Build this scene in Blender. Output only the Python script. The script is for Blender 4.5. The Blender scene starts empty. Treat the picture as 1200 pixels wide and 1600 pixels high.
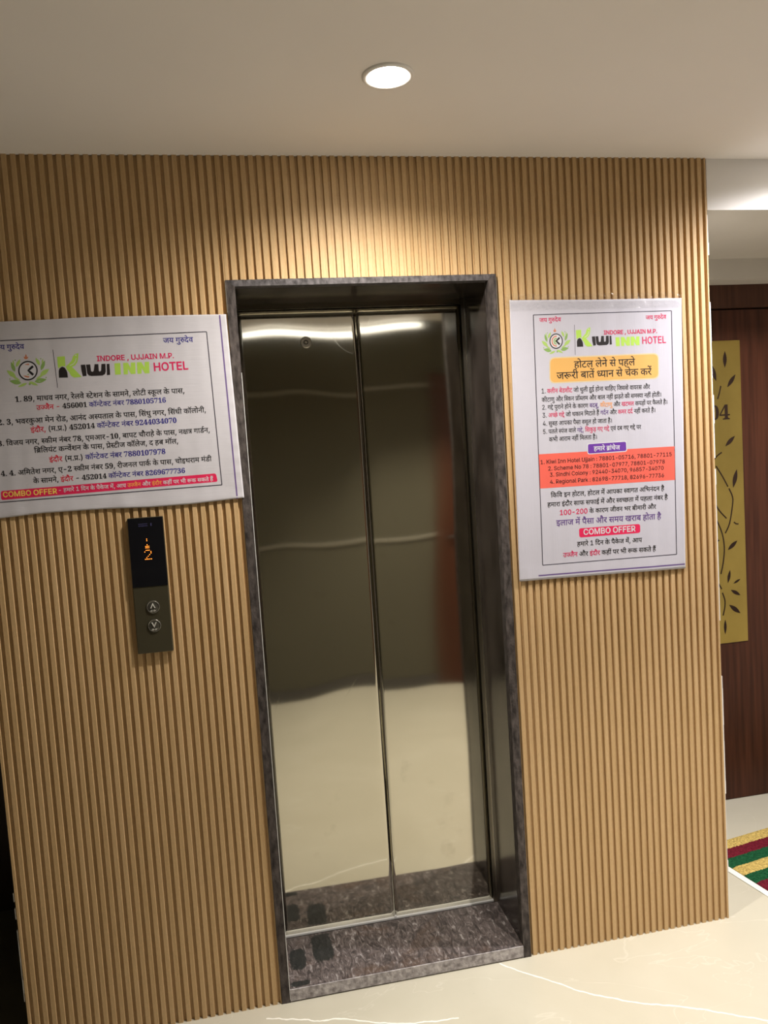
import bpy, bmesh, math, random
from mathutils import Vector, Matrix, noise
from mathutils.geometry import tessellate_polygon

C = bpy.context.scene.collection
PI = math.pi

# ------------------------------------------------------------------ camera
cam_d = bpy.data.cameras.new('camera')
cam = bpy.data.objects.new('camera', cam_d); C.objects.link(cam)
YAW, PITCH, ROLL, FPX = 0.181815, -0.077155, -0.064660, 1204.206379
fw = Vector((math.sin(YAW)*math.cos(PITCH), math.cos(YAW)*math.cos(PITCH), math.sin(PITCH)))
rt = Vector((math.cos(YAW), -math.sin(YAW), 0)); up = rt.cross(fw)
rt, up = rt*math.cos(ROLL)+up*math.sin(ROLL), -rt*math.sin(ROLL)+up*math.cos(ROLL)
M = Matrix(((rt.x, up.x, -fw.x), (rt.y, up.y, -fw.y), (rt.z, up.z, -fw.z)))
cam.matrix_world = Matrix.Translation((-0.002896, -2.259474, 1.648020)) @ M.to_4x4()
cam_d.sensor_fit = 'VERTICAL'; cam_d.sensor_height = 36; cam_d.lens = 36*FPX/1600
cam_d.clip_start = 0.02; cam_d.clip_end = 60
bpy.context.scene.camera = cam

# ------------------------------------------------------------------ exposure, world, lamps
sc = bpy.context.scene
sc.view_settings.view_transform = 'Standard'; sc.view_settings.look = 'None'
sc.view_settings.gamma = 1; sc.view_settings.exposure = 1.35
sc.view_settings.use_curve_mapping = False
wd = bpy.data.worlds.new('world'); sc.world = wd; wd.use_nodes = True
wd.node_tree.nodes['Background'].inputs[0].default_value = (0.9, 0.85, 0.75, 1)
wd.node_tree.nodes['Background'].inputs[1].default_value = 0.0
CEIL = 2.5038
SPOT_NEAR, SPOT_RIGHT, SPOT_FILL, TUBE_E = 36, 76, 78, 1.4
LAMP = (0.4003, -0.472)
# (x, y, watts, colour, beam angle, beam edge softness)
SPOTS = [(LAMP[0], LAMP[1], SPOT_NEAR, (1.0, 0.95, 0.88), 158, 1.0), (1.95, -0.31, SPOT_RIGHT, (1.0, 0.975, 0.99), 166, 1.0),
         (1.35, -1.6, SPOT_FILL, (1.0, 0.95, 0.87), 100, .6)]  # added unseen lobby lamp, lifts the ceiling bounce and right wall

# ------------------------------------------------------------------ helpers
def srgb(h):
    o = []
    for i in (0, 2, 4):
        c = int(h[i:i+2], 16)/255
        o.append(c/12.92 if c <= .04045 else ((c+.055)/1.055)**2.4)
    return (*o, 1)

def mat(name, col, rough=.5, metal=0, var=0.0, vscale=(8, 8, 8), bump=0.0, bscale=None, spec=.5, col2=None, emit=None, es=0):
    m = bpy.data.materials.new(name); m.use_nodes = True
    nt = m.node_tree; b = nt.nodes['Principled BSDF']
    c = srgb(col) if isinstance(col, str) else (*col, 1)
    b.inputs['Base Color'].default_value = c
    b.inputs['Roughness'].default_value = rough; b.inputs['Metallic'].default_value = metal
    b.inputs['Specular IOR Level'].default_value = spec
    if emit:
        b.inputs['Emission Color'].default_value = srgb(emit); b.inputs['Emission Strength'].default_value = es
    tc = nt.nodes.new('ShaderNodeTexCoord')
    mp = nt.nodes.new('ShaderNodeMapping'); mp.inputs['Scale'].default_value = vscale
    nt.links.new(tc.outputs['Object'], mp.inputs[0])
    nz = nt.nodes.new('ShaderNodeTexNoise'); nz.inputs['Scale'].default_value = 1; nz.inputs['Detail'].default_value = 5
    nt.links.new(mp.outputs[0], nz.inputs['Vector'])
    if var or col2:
        mx = nt.nodes.new('ShaderNodeMix'); mx.data_type = 'RGBA'
        mx.inputs['A'].default_value = tuple(x*(1-var) for x in c[:3])+(1,)
        d = (srgb(col2) if isinstance(col2, str) else (*col2, 1)) if col2 else tuple(min(1, x*(1+var)) for x in c[:3])+(1,)
        mx.inputs['B'].default_value = d
        rp = nt.nodes.new('ShaderNodeMapRange'); rp.inputs[1].default_value = .3; rp.inputs[2].default_value = .7
        nt.links.new(nz.outputs['Fac'], rp.inputs[0]); nt.links.new(rp.outputs[0], mx.inputs['Factor'])
        nt.links.new(mx.outputs['Result'], b.inputs['Base Color'])
    if bump:
        n2 = nz
        if bscale:
            mp2 = nt.nodes.new('ShaderNodeMapping'); mp2.inputs['Scale'].default_value = bscale
            nt.links.new(tc.outputs['Object'], mp2.inputs[0])
            n2 = nt.nodes.new('ShaderNodeTexNoise'); n2.inputs['Scale'].default_value = 1; n2.inputs['Detail'].default_value = 4
            nt.links.new(mp2.outputs[0], n2.inputs['Vector'])
        bp_ = nt.nodes.new('ShaderNodeBump'); bp_.inputs['Distance'].default_value = bump
        nt.links.new(n2.outputs['Fac'], bp_.inputs['Height']); nt.links.new(bp_.outputs[0], b.inputs['Normal'])
    return m

def build(name, bm, m, parent=None, smooth=False, recalc=True):
    me = bpy.data.meshes.new(name)
    if recalc: bmesh.ops.recalc_face_normals(bm, faces=bm.faces)
    bm.to_mesh(me); bm.free()
    for x in (m if isinstance(m, (list, tuple)) else [m]): me.materials.append(x)
    if smooth:
        for p in me.polygons: p.use_smooth = True
    o = bpy.data.objects.new(name, me); C.objects.link(o)
    if parent: o.parent = parent; o.matrix_parent_inverse = parent.matrix_world.inverted()
    return o

def box(bm, x0, x1, y0, y1, z0, z1, bev=0, mi=0):
    vs = [bm.verts.new((x, y, z)) for x in (x0, x1) for y in (y0, y1) for z in (z0, z1)]
    fs = [(0, 1, 3, 2), (4, 6, 7, 5), (0, 4, 5, 1), (2, 3, 7, 6), (0, 2, 6, 4), (1, 5, 7, 3)]
    F = [bm.faces.new([vs[i] for i in f]) for f in fs]
    for f in F: f.material_index = mi
    if bev:
        es = list({e for f in F for e in f.edges})
        bmesh.ops.bevel(bm, geom=es, offset=bev, segments=2, profile=.5, affect='EDGES')

def prism(bm, pts, y0, y1, mi=0):
    """front polygon in (x, z), extruded from y0 to y1"""
    a = [bm.verts.new((x, y0, z)) for x, z in pts]; b = [bm.verts.new((x, y1, z)) for x, z in pts]
    n = len(pts)
    F = [bm.faces.new(a), bm.faces.new(b[::-1])] + [bm.faces.new((a[i], b[i], b[(i+1) % n], a[(i+1) % n])) for i in range(n)]
    for f in F: f.material_index = mi

def lathe(bm, prof, cx, cy, cz, axis='z', n=40, close=False):
    rings = []
    for r, h in prof:
        ring = []
        for k in range(n):
            t = 2*PI*k/n
            if axis == 'z': p = (cx+r*math.cos(t), cy+r*math.sin(t), cz+h)
            else: p = (cx+r*math.cos(t), cy+h, cz+r*math.sin(t))
            ring.append(bm.verts.new(p))
        rings.append(ring)
    for a, b in zip(rings, rings[1:]):
        for k in range(n): bm.faces.new((a[k], a[(k+1) % n], b[(k+1) % n], b[k]))
    if close:
        bm.faces.new(rings[-1]); bm.faces.new(rings[0][::-1])

def struct_tag(o, label=None):
    o['kind'] = 'structure'
    if label: o['label'] = label
    return o
def empty(name, loc):
    o = bpy.data.objects.new(name, None); C.objects.link(o); o.location = loc
    o.empty_display_size = .05
    bpy.context.view_layer.update()
    return o
def tag(o, label, cat, group=None):
    o['label'] = label; o['category'] = cat
    if group: o['group'] = group
    return o

# ------------------------------------------------------------------ materials
M_paint = mat('ceiling_paint', (.86, .82, .79), .8, var=.02, vscale=(2, 2, 2), spec=.2)
M_white = mat('white_paint', (.78, .76, .74), .7, var=.03, vscale=(3, 3, 3), spec=.2)
M_dim = mat('dim_beige_paint', (.50, .46, .39), .7, var=.03, vscale=(3, 3, 3), spec=.2)
M_backwall = mat('olive_wall_paint', (.075, .068, .046), .75, var=.05, vscale=(1, 1, 1), spec=.2)
M_skirt = mat('dark_skirting', (.05, .045, .04), .4)
M_rail = mat('pale_rail', (.16, .145, .11), .5)
M_shadewood = mat('shaded_corridor_wood', (.035, .02, .012), .5, var=.2, vscale=(20, 20, 2))
M_shadefloor = mat('shaded_recess_floor', (.10, .085, .05), .4, var=.2, vscale=(6, 6, 6))  # recess floor, its lack of light put into a dark colour
M_trimmetal = mat('brushed_trim', (.62, .58, .50), .22, 1)
M_dull = mat('dull_steel', (.34, .31, .25), .28, 1)
M_track = mat('aluminium_track', (.80, .79, .77), .5, .15)
M_shadowgap = mat('door_gap', (.01, .01, .01), .8)

def wood_slats():
    m = mat('oak_slat_laminate', (.5, .33, .165), .55, spec=.3)
    nt = m.node_tree; b = nt.nodes['Principled BSDF']; N = nt.nodes.new; L = nt.links.new
    tc = [n for n in nt.nodes if n.type == 'TEX_COORD'][0]
    def noise_(scale, detail=4):
        mp = N('ShaderNodeMapping'); mp.inputs['Scale'].default_value = scale; L(tc.outputs['Object'], mp.inputs[0])
        z = N('ShaderNodeTexNoise'); z.inputs['Scale'].default_value = 1; z.inputs['Detail'].default_value = detail
        z.inputs['Roughness'].default_value = .65
        L(mp.outputs[0], z.inputs['Vector']); return z.outputs['Fac']
    g1 = noise_((900, 300, 9)); g2 = noise_((43.1, 1, .6), 1); g3 = noise_((2500, 900, 90), 2)
    a = N('ShaderNodeMath'); a.operation = 'MULTIPLY_ADD'; L(g1, a.inputs[0]); a.inputs[1].default_value = .55
    c = N('ShaderNodeMath'); c.operation = 'MULTIPLY_ADD'; L(g2, c.inputs[0]); c.inputs[1].default_value = .45; L(g3, c.inputs[2])
    c2 = N('ShaderNodeMath'); c2.operation = 'MULTIPLY'; L(c.outputs[0], c2.inputs[0]); c2.inputs[1].default_value = .45
    L(c2.outputs[0], a.inputs[2])
    r = N('ShaderNodeValToRGB'); L(a.outputs[0], r.inputs[0])
    e = r.color_ramp.elements
    e[0].position = .36; e[0].color = (.33, .21, .09, 1); e[1].position = .75; e[1].color = (.62, .43, .235, 1)
    k = r.color_ramp.elements.new(.56); k.color = (.49, .32, .15, 1)
    L(r.outputs[0], b.inputs['Base Color'])
    return m
M_slat = wood_slats()

def granite():
    m = mat('leathered_brown_granite', (.06, .05, .045), .42, spec=.5)
    nt = m.node_tree; b = nt.nodes['Principled BSDF']; N = nt.nodes.new; L = nt.links.new
    tc = [n for n in nt.nodes if n.type == 'TEX_COORD'][0]
    def nz(scale, detail=6, dist=0, rot=(0, 0, 0)):
        mp = N('ShaderNodeMapping'); mp.inputs['Scale'].default_value = scale; mp.inputs['Rotation'].default_value = rot
        L(tc.outputs['Object'], mp.inputs[0])
        z = N('ShaderNodeTexNoise'); z.inputs['Scale'].default_value = 1; z.inputs['Detail'].default_value = detail
        z.inputs['Distortion'].default_value = dist; z.inputs['Roughness'].default_value = .7
        L(mp.outputs[0], z.inputs['Vector']); return z.outputs['Fac']
    f1 = nz((60, 22, 14), 8, 1.2, (0, .45, .5)); f2 = nz((7, 7, 5), 3, 1.0); f3 = nz((260, 260, 260), 3)
    r = N('ShaderNodeValToRGB'); L(f1, r.inputs[0]); e = r.color_ramp.elements
    e[0].position = .40; e[0].color = (.045, .036, .034, 1); e[1].position = .74; e[1].color = (.58, .55, .53, 1)
    k = e.new(.56); k.color = (.14, .112, .105, 1)
    r2 = N('ShaderNodeValToRGB'); L(f2, r2.inputs[0]); e2 = r2.color_ramp.elements
    e2[0].position = .5; e2[0].color = (0, 0, 0, 1); e2[1].position = .68; e2[1].color = (1, 1, 1, 1)
    mx = N('ShaderNodeMix'); mx.data_type = 'RGBA'; L(r2.outputs[0], mx.inputs['Factor'])
    mul = N('ShaderNodeMath'); mul.operation = 'MULTIPLY'; L(r2.outputs[0], mul.inputs[0]); mul.inputs[1].default_value = .55
    L(mul.outputs[0], mx.inputs['Factor'])
    L(r.outputs[0], mx.inputs['A']); mx.inputs['B'].default_value = (.10, .055, .032, 1)
    # flecks
    r3 = N('ShaderNodeMapRange'); L(f3, r3.inputs[0]); r3.inputs[1].default_value = .62; r3.inputs[2].default_value = .74
    m3 = N('ShaderNodeMath'); m3.operation = 'MULTIPLY'; L(r3.outputs[0], m3.inputs[0]); m3.inputs[1].default_value = .45
    mx2 = N('ShaderNodeMix'); mx2.data_type = 'RGBA'; L(m3.outputs[0], mx2.inputs['Factor'])
    L(mx.outputs['Result'], mx2.inputs['A']); mx2.inputs['B'].default_value = (.34, .32, .31, 1)
    # wet dark marks on the sill: three rounded patches
    sep = N('ShaderNodeSeparateXYZ'); L(tc.outputs['Object'], sep.inputs[0])
    prev = None
    wob = N('ShaderNodeMath'); wob.operation = 'MULTIPLY_ADD'; L(f1, wob.inputs[0]); wob.inputs[1].default_value = 1.8; wob.inputs[2].default_value = -.9
    for cx, cy, rx, ry in ((.144, .172, .034, .072), (.061, .133, .026, .052), (.060, .016, .030, .012)):
        d = []
        for out, c0, r0 in (('X', cx, rx), ('Y', cy, ry)):
            s = N('ShaderNodeMath'); s.operation = 'SUBTRACT'; L(sep.outputs[out], s.inputs[0]); s.inputs[1].default_value = c0
            q = N('ShaderNodeMath'); q.operation = 'DIVIDE'; L(s.outputs[0], q.inputs[0]); q.inputs[1].default_value = r0
            p = N('ShaderNodeMath'); p.operation = 'POWER'; ab = N('ShaderNodeMath'); ab.operation = 'ABSOLUTE'
            L(q.outputs[0], ab.inputs[0]); L(ab.outputs[0], p.inputs[0]); p.inputs[1].default_value = 4; d.append(p)
        ad = N('ShaderNodeMath'); ad.operation = 'ADD'; L(d[0].outputs[0], ad.inputs[0]); L(d[1].outputs[0], ad.inputs[1])
        ad2 = N('ShaderNodeMath'); ad2.operation = 'ADD'; L(ad.outputs[0], ad2.inputs[0]); L(wob.outputs[0], ad2.inputs[1])
        lt = N('ShaderNodeMapRange'); L(ad2.outputs[0], lt.inputs[0])
        lt.inputs[1].default_value = .7; lt.inputs[2].default_value = 1.2; lt.inputs[3].default_value = 1; lt.inputs[4].default_value = 0
        if prev is None: prev = lt.outputs[0]
        else:
            mxm = N('ShaderNodeMath'); mxm.operation = 'MAXIMUM'; L(prev, mxm.inputs[0]); L(lt.outputs[0], mxm.inputs[1]); prev = mxm.outputs[0]
    # only on the sill (low down)
    low = N('ShaderNodeMath'); low.operation = 'LESS_THAN'; L(sep.outputs['Z'], low.inputs[0]); low.inputs[1].default_value = .06
    mm = N('ShaderNodeMath'); mm.operation = 'MULTIPLY'; L(prev, mm.inputs[0]); L(low.outputs[0], mm.inputs[1])
    mw = N('ShaderNodeMath'); mw.operation = 'MULTIPLY'; L(mm.outputs[0], mw.inputs[0]); mw.inputs[1].default_value = .93
    mx3 = N('ShaderNodeMix'); mx3.data_type = 'RGBA'; L(mw.outputs[0], mx3.inputs['Factor'])
    L(mx2.outputs['Result'], mx3.inputs['A']); mx3.inputs['B'].default_value = (.014, .016, .015, 1)
    L(mx3.outputs['Result'], b.inputs['Base Color'])
    bp_ = N('ShaderNodeBump'); bp_.inputs['Distance'].default_value = .0022; L(f1, bp_.inputs['Height']); L(bp_.outputs[0], b.inputs['Normal'])
    return m
M_granite = granite()
M_polished = mat('polished_dark_granite', (.035, .026, .022), .17, var=.5, vscale=(9, 9, 5), spec=.6, bump=.0003, bscale=(14, 14, 10), col2=(.075, .06, .052))
M_silledge = mat('sawn_sill_edge', (.27, .235, .23), .6, var=.35, vscale=(60, 60, 60), bump=.0015, bscale=(160, 160, 120), col2=(.50, .46, .45))
M_edge = mat('sawn_granite_edge', (.055, .048, .048), .7, spec=.25, var=.35, vscale=(90, 90, 60), bump=.0015, bscale=(160, 160, 120), col2=(.13, .118, .12))
M_edgebrown = mat('rusty_granite_edge', (.034, .027, .024), .75, spec=.2, var=.35, vscale=(80, 80, 30), bump=.0015, bscale=(160, 160, 120), col2=(.10, .083, .076))

def floor_mat():
    m = mat('cream_marble_tile', (.74, .68, .52), .12, spec=.5)
    nt = m.node_tree; b = nt.nodes['Principled BSDF']; N = nt.nodes.new; L = nt.links.new
    tc = [n for n in nt.nodes if n.type == 'TEX_COORD'][0]
    z1 = N('ShaderNodeTexNoise'); z1.inputs['Scale'].default_value = 2.2; z1.inputs['Detail'].default_value = 8; z1.inputs['Distortion'].default_value = .8
    L(tc.outputs['Object'], z1.inputs['Vector'])
    r = N('ShaderNodeValToRGB'); L(z1.outputs['Fac'], r.inputs[0]); e = r.color_ramp.elements
    e[0].position = .35; e[0].color = (.50, .465, .365, 1); e[1].position = .7; e[1].color = (.54, .505, .405, 1)
    # fine scratch-like veins from ridged noise
    z2 = N('ShaderNodeTexNoise'); z2.inputs['Scale'].default_value = 1.7; z2.inputs['Detail'].default_value = 4; z2.inputs['Distortion'].default_value = 1.6
    mp = N('ShaderNodeMapping'); mp.inputs['Scale'].default_value = (1, 1.9, 1); mp.inputs['Rotation'].default_value = (0, 0, .5); mp.inputs['Location'].default_value = (3.1, 1.7, 0)
    L(tc.outputs['Object'], mp.inputs[0]); L(mp.outputs[0], z2.inputs['Vector'])
    s = N('ShaderNodeMath'); s.operation = 'SUBTRACT'; L(z2.outputs['Fac'], s.inputs[0]); s.inputs[1].default_value = .5
    ab = N('ShaderNodeMath'); ab.operation = 'ABSOLUTE'; L(s.outputs[0], ab.inputs[0])
    v = N('ShaderNodeMapRange'); L(ab.outputs[0], v.inputs[0]); v.inputs[1].default_value = 0; v.inputs[2].default_value = .006; v.inputs[3].default_value = .13; v.inputs[4].default_value = 0
    # the two pale veins that cross in front of the sill, as curves y = f(x)
    sep = N('ShaderNodeSeparateXYZ'); L(tc.outputs['Object'], sep.inputs[0])
    wv = N('ShaderNodeTexNoise'); wv.inputs['Scale'].default_value = 26; L(tc.outputs['Object'], wv.inputs['Vector'])
    tot = v.outputs[0]
    for pts, w in (([(.69, -.005), (.744, -.061), (.838, -.147), (.893, -.201), (.963, -.246), (1.022, -.283), (1.106, -.317), (1.198, -.364), (1.323, -.435), (1.5, -.52)], .0042),
                   ([(-.05, -.05), (.025, -.074), (.069, -.087), (.105, -.102), (.143, -.106), (.215, -.13), (.286, -.162), (.5, -.2)], .0034)):
        x0, x1 = pts[0][0], pts[-1][0]
        nx = N('ShaderNodeMapRange'); L(sep.outputs['X'], nx.inputs[0]); nx.inputs[1].default_value = x0; nx.inputs[2].default_value = x1
        fc = N('ShaderNodeFloatCurve'); L(nx.outputs[0], fc.inputs['Value'])
        cv = fc.mapping.curves[0]
        fc.mapping.use_clip = True
        Y = [((x-x0)/(x1-x0), (y+.6)) for x, y in pts]
        cv.points[0].location = Y[0]; cv.points[1].location = Y[-1]
        for p in Y[1:-1]: cv.points.new(*p)
        fc.mapping.update()
        yy = N('ShaderNodeMath'); yy.operation = 'ADD'; L(sep.outputs['Y'], yy.inputs[0]); yy.inputs[1].default_value = .6
        df = N('ShaderNodeMath'); df.operation = 'SUBTRACT'; L(yy.outputs[0], df.inputs[0]); L(fc.outputs[0], df.inputs[1])
        wo = N('ShaderNodeMath'); wo.operation = 'MULTIPLY_ADD'; L(wv.outputs['Fac'], wo.inputs[0]); wo.inputs[1].default_value = .016; wo.inputs[2].default_value = -.008
        d2 = N('ShaderNodeMath'); d2.operation = 'ADD'; L(df.outputs[0], d2.inputs[0]); L(wo.outputs[0], d2.inputs[1])
        a2 = N('ShaderNodeMath'); a2.operation = 'ABSOLUTE'; L(d2.outputs[0], a2.inputs[0])
        v2 = N('ShaderNodeMapRange'); L(a2.outputs[0], v2.inputs[0]); v2.inputs[1].default_value = w*.3; v2.inputs[2].default_value = w; v2.inputs[3].default_value = .95; v2.inputs[4].default_value = 0
        lo = N('ShaderNodeMath'); lo.operation = 'GREATER_THAN'; L(nx.outputs[0], lo.inputs[0]); lo.inputs[1].default_value = .001
        hi = N('ShaderNodeMath'); hi.operation = 'LESS_THAN'; L(nx.outputs[0], hi.inputs[0]); hi.inputs[1].default_value = .999
        k1 = N('ShaderNodeMath'); k1.operation = 'MULTIPLY'; L(lo.outputs[0], k1.inputs[0]); L(hi.outputs[0], k1.inputs[1])
        k2 = N('ShaderNodeMath'); k2.operation = 'MULTIPLY'; L(k1.outputs[0], k2.inputs[0]); L(v2.outputs[0], k2.inputs[1])
        mxm = N('ShaderNodeMath'); mxm.operation = 'MAXIMUM'; L(tot, mxm.inputs[0]); L(k2.outputs[0], mxm.inputs[1]); tot = mxm.outputs[0]
    mx = N('ShaderNodeMix'); mx.data_type = 'RGBA'; L(tot, mx.inputs['Factor']); L(r.outputs[0], mx.inputs['A']); mx.inputs['B'].default_value = (.90, .88, .80, 1)
    # small dark scuffs
    z3 = N('ShaderNodeTexNoise'); z3.inputs['Scale'].default_value = 38; z3.inputs['Detail'].default_value = 2; L(tc.outputs['Object'], z3.inputs['Vector'])
    sp = N('ShaderNodeMapRange'); L(z3.outputs['Fac'], sp.inputs[0]); sp.inputs[1].default_value = .755; sp.inputs[2].default_value = .79; sp.inputs[4].default_value = .4
    mx2 = N('ShaderNodeMix'); mx2.data_type = 'RGBA'; L(sp.outputs[0], mx2.inputs['Factor']); L(mx.outputs['Result'], mx2.inputs['A']); mx2.inputs['B'].default_value = (.28, .25, .18, 1)
    L(mx2.outputs['Result'], b.inputs['Base Color'])
    return m
M_floor = floor_mat()

ANISO = 0.0
def steel():
    m = mat('brushed_stainless', (.60, .57, .48), .13, 1)
    nt = m.node_tree; b = nt.nodes['Principled BSDF']; N = nt.nodes.new; L = nt.links.new
    tc = [n for n in nt.nodes if n.type == 'TEX_COORD'][0]
    mp = N('ShaderNodeMapping'); mp.inputs['Scale'].default_value = (500, 1, 6); L(tc.outputs['Object'], mp.inputs[0])
    z = N('ShaderNodeTexNoise'); z.inputs['Scale'].default_value = 1; z.inputs['Detail'].default_value = 3; L(mp.outputs[0], z.inputs['Vector'])
    r = N('ShaderNodeMapRange'); L(z.outputs['Fac'], r.inputs[0]); r.inputs[3].default_value = .05; r.inputs[4].default_value = .085
    L(r.outputs[0], b.inputs['Roughness'])
    b.inputs['Anisotropic'].default_value = .85
    tg = N('ShaderNodeTangent'); tg.direction_type = 'RADIAL'; tg.axis = 'Z'; L(tg.outputs[0], b.inputs['Tangent'])
    b.inputs['Anisotropic Rotation'].default_value = ANISO
    # smudges and grime spots
    z2 = N('ShaderNodeTexNoise'); z2.inputs['Scale'].default_value = 9; z2.inputs['Detail'].default_value = 6; L(tc.outputs['Object'], z2.inputs['Vector'])
    s = N('ShaderNodeMapRange'); L(z2.outputs['Fac'], s.inputs[0]); s.inputs[1].default_value = .66; s.inputs[2].default_value = .82; s.inputs[4].default_value = .45
    mx = N('ShaderNodeMix'); mx.data_type = 'RGBA'; L(s.outputs[0], mx.inputs['Factor'])
    mx.inputs['A'].default_value = (.60, .57, .48, 1); mx.inputs['B'].default_value = (.36, .33, .26, 1)
    L(mx.outputs['Result'], b.inputs['Base Color'])
    return m
M_steel = steel()

def brown_wood(name, a, b_, sc_=(60, 60, 2.2), rough=.4):
    return mat(name, a, rough, var=.0, vscale=sc_, col2=b_, spec=.22)
M_doorwood = brown_wood('walnut_door_veneer', (.030, .009, .004), (.070, .022, .010))
M_framewood = brown_wood('dark_walnut_frame', (.045, .018, .010), (.075, .03, .016))
M_brass = mat('brass_sheet', (.42, .31, .085), .34, 1, var=.12, vscale=(5, 5, 5))
M_cut = mat('plate_cutout_wood', (.022, .012, .008), .9, spec=.1)

# ------------------------------------------------------------------ the setting
XL, XR = -1.7, 3.4
YB = -2.44
bm = bmesh.new(); box(bm, XL, XR, YB, .9, -.06, 0)
struct_tag(build('floor', bm, M_floor))
bm = bmesh.new(); box(bm, XL, XR, YB, .007, CEIL, CEIL+.05)
# hole for nothing: downlights are surface-cut rings
struct_tag(build('ceiling', bm, M_paint))
# dropped soffit over the right-hand corridor
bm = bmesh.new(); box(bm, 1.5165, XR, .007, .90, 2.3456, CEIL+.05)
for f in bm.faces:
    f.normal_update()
    if f.calc_center_median().z < 2.346: f.material_index = 1  # underside takes a darker paint in place of shade
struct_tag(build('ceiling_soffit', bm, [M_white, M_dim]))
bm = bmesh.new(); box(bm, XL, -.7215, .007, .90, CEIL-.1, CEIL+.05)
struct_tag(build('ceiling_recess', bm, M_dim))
bm = bmesh.new(); box(bm, XL-.05, XL, YB, .9, 0, CEIL)
struct_tag(build('wall_left', bm, M_backwall))
bm = bmesh.new(); box(bm, XR, XR+.05, YB, .9, 0, CEIL)
struct_tag(build('wall_right', bm, M_white))
bm = bmesh.new(); box(bm, XL, XR, YB-.05, YB, 0, CEIL)
struct_tag(build('wall_back', bm, M_backwall))
bm = bmesh.new(); box(bm, XL, 1.28, YB, YB+.012, 0, .08); box(bm, 2.22, XR, YB, YB+.012, 0, .08)
struct_tag(build('baseboard_back', bm, M_skirt))
bm = bmesh.new()
for z in (1.035, 2.06): box(bm, XL, 1.28, YB, YB+.015, z, z+.028, bev=.004)
struct_tag(build('trim_back', bm, M_rail))
# dark wood wall, recess shade put into its colour, beyond the left end of the cladding
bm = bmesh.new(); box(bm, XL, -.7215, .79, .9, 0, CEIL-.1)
struct_tag(build('wall_recess', bm, M_shadewood))
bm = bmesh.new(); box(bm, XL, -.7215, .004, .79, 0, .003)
struct_tag(build('floor_recess', bm, M_shadefloor))

# front wall: plaster core, slatted cladding
W0, W1 = -.7185, 1.5104
bm = bmesh.new()
box(bm, W0-.003, .0, .0105, .3, 0, CEIL); box(bm, .8, 1.5165, .0105, .3, 0, CEIL); box(bm, 0, .8, .0105, .3, 2.16, CEIL)
box(bm, W0-.003, W0+.02, .3, .79, 0, CEIL); box(bm, 1.49, 1.5165, .3, .64, 0, CEIL)
rnd = random.Random(4)
# chipped plaster along the right end, below the fascia, and the left end
def chips(x0, x1, z0, z1, step):
    z = z0
    while z < z1:
        dz = rnd.uniform(*step); d = rnd.uniform(0, 1)
        if d > .2: box(bm, x0, x0+(x1-x0)*rnd.uniform(.45, 1), .003, .012, z, min(z1, z+dz))
        z += dz
chips(W1-.001, W1+.0058, .02, 2.33, (.03, .16))
chips(W0-.0042, W0-.001, .15, .5, (.02, .05))
wall = struct_tag(build('wall_front', bm, M_white))
PITCH_, FACE, DEEP = .0232, .0138, .0092
bm = bmesh.new()
for x0, x1, z0 in ((W0, 0, 0), (0, .8, 2.16), (.8, W1, 0)):
    box(bm, x0, x1, DEEP, .0105, z0, CEIL)
k = -40
while True:
    a = -.0040+k*PITCH_; b = a+FACE; k += 1
    if a > W1: break
    for x0, x1, z0 in ((W0, 0, 0), (0, .8, 2.161), (.8, W1, 0)):
        p, q = max(a, x0), min(b, x1)
        if q-p < .002: continue
        e = min(.0012, (q-p)/3)
        pts = [(p, DEEP), (p, e), (p+e, 0), (q-e, 0), (q, e), (q, DEEP)]
        lo = [bm.verts.new((x, y, z0)) for x, y in pts]; hi = [bm.verts.new((x, y, CEIL)) for x, y in pts]
        for i in range(5): bm.faces.new((lo[i], lo[i+1], hi[i+1], hi[i]))
        bm.faces.new(lo[::-1])
slat = build('slat_cladding', bm, M_slat, wall); slat['label'] = 'oak slat cladding of narrow upright battens'

# stone surround
o0, o1, oz = 0.0, .8, 2.16
i0, i1, iz, sz = .0258, .7745, 2.1422, .042
JD = .25
bm = bmesh.new()
prism(bm, [(o0, oz), (o1, oz), (i1, iz), (i0, iz)], -.003, .03)
head = struct_tag(build('trim_1', bm, M_edge), 'grey brown stone lintel over the lift doors')
def stone(name, m, fn):
    b_ = bmesh.new(); fn(b_); return build(name, b_, m, head)
stone('jamb_edge', M_edgebrown, lambda b_: prism(b_, [(o0, 0), (o0, oz), (i0, iz), (i0, 0)], -.003, .03))
stone('jamb_edge', M_edgebrown, lambda b_: prism(b_, [(o1, 0), (i1, 0), (i1, iz), (o1, oz)], -.003, .03))
stone('jamb_reveal', M_polished, lambda b_: box(b_, i1, o1-.002, .03, JD+.012, .0, iz))
stone('jamb_reveal', M_polished, lambda b_: box(b_, o0+.002, i0, .03, JD+.012, .0, iz))
stone('head_reveal', M_polished, lambda b_: box(b_, i0, i1, .03, JD+.012, iz, oz-.003))
s_ = stone('sill_slab', M_granite, lambda b_: box(b_, i0, i1, .0, JD, .0, sz)); s_['label'] = 'brown granite sill slab with dark wet marks'
stone('sill_edge', M_silledge, lambda b_: box(b_, i0, i1, -.004, .0, .004, sz-.001, bev=.001))
bm = bmesh.new()
# pale strip painting the light caught on the left jamb's inner arris
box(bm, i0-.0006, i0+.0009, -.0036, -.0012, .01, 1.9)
a_ = build('jamb_glint', bm, M_track, head); a_['label'] = 'pale strip painting the light caught on the left jamb arris'
bm = bmesh.new(); box(bm, o1-.0004, o1+.0012, -.0032, .004, 1.45, 2.15); box(bm, -.001, .0006, -.0032, .004, 2.07, 2.155)
build('joint_filler', bm, M_rail, head)

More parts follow.
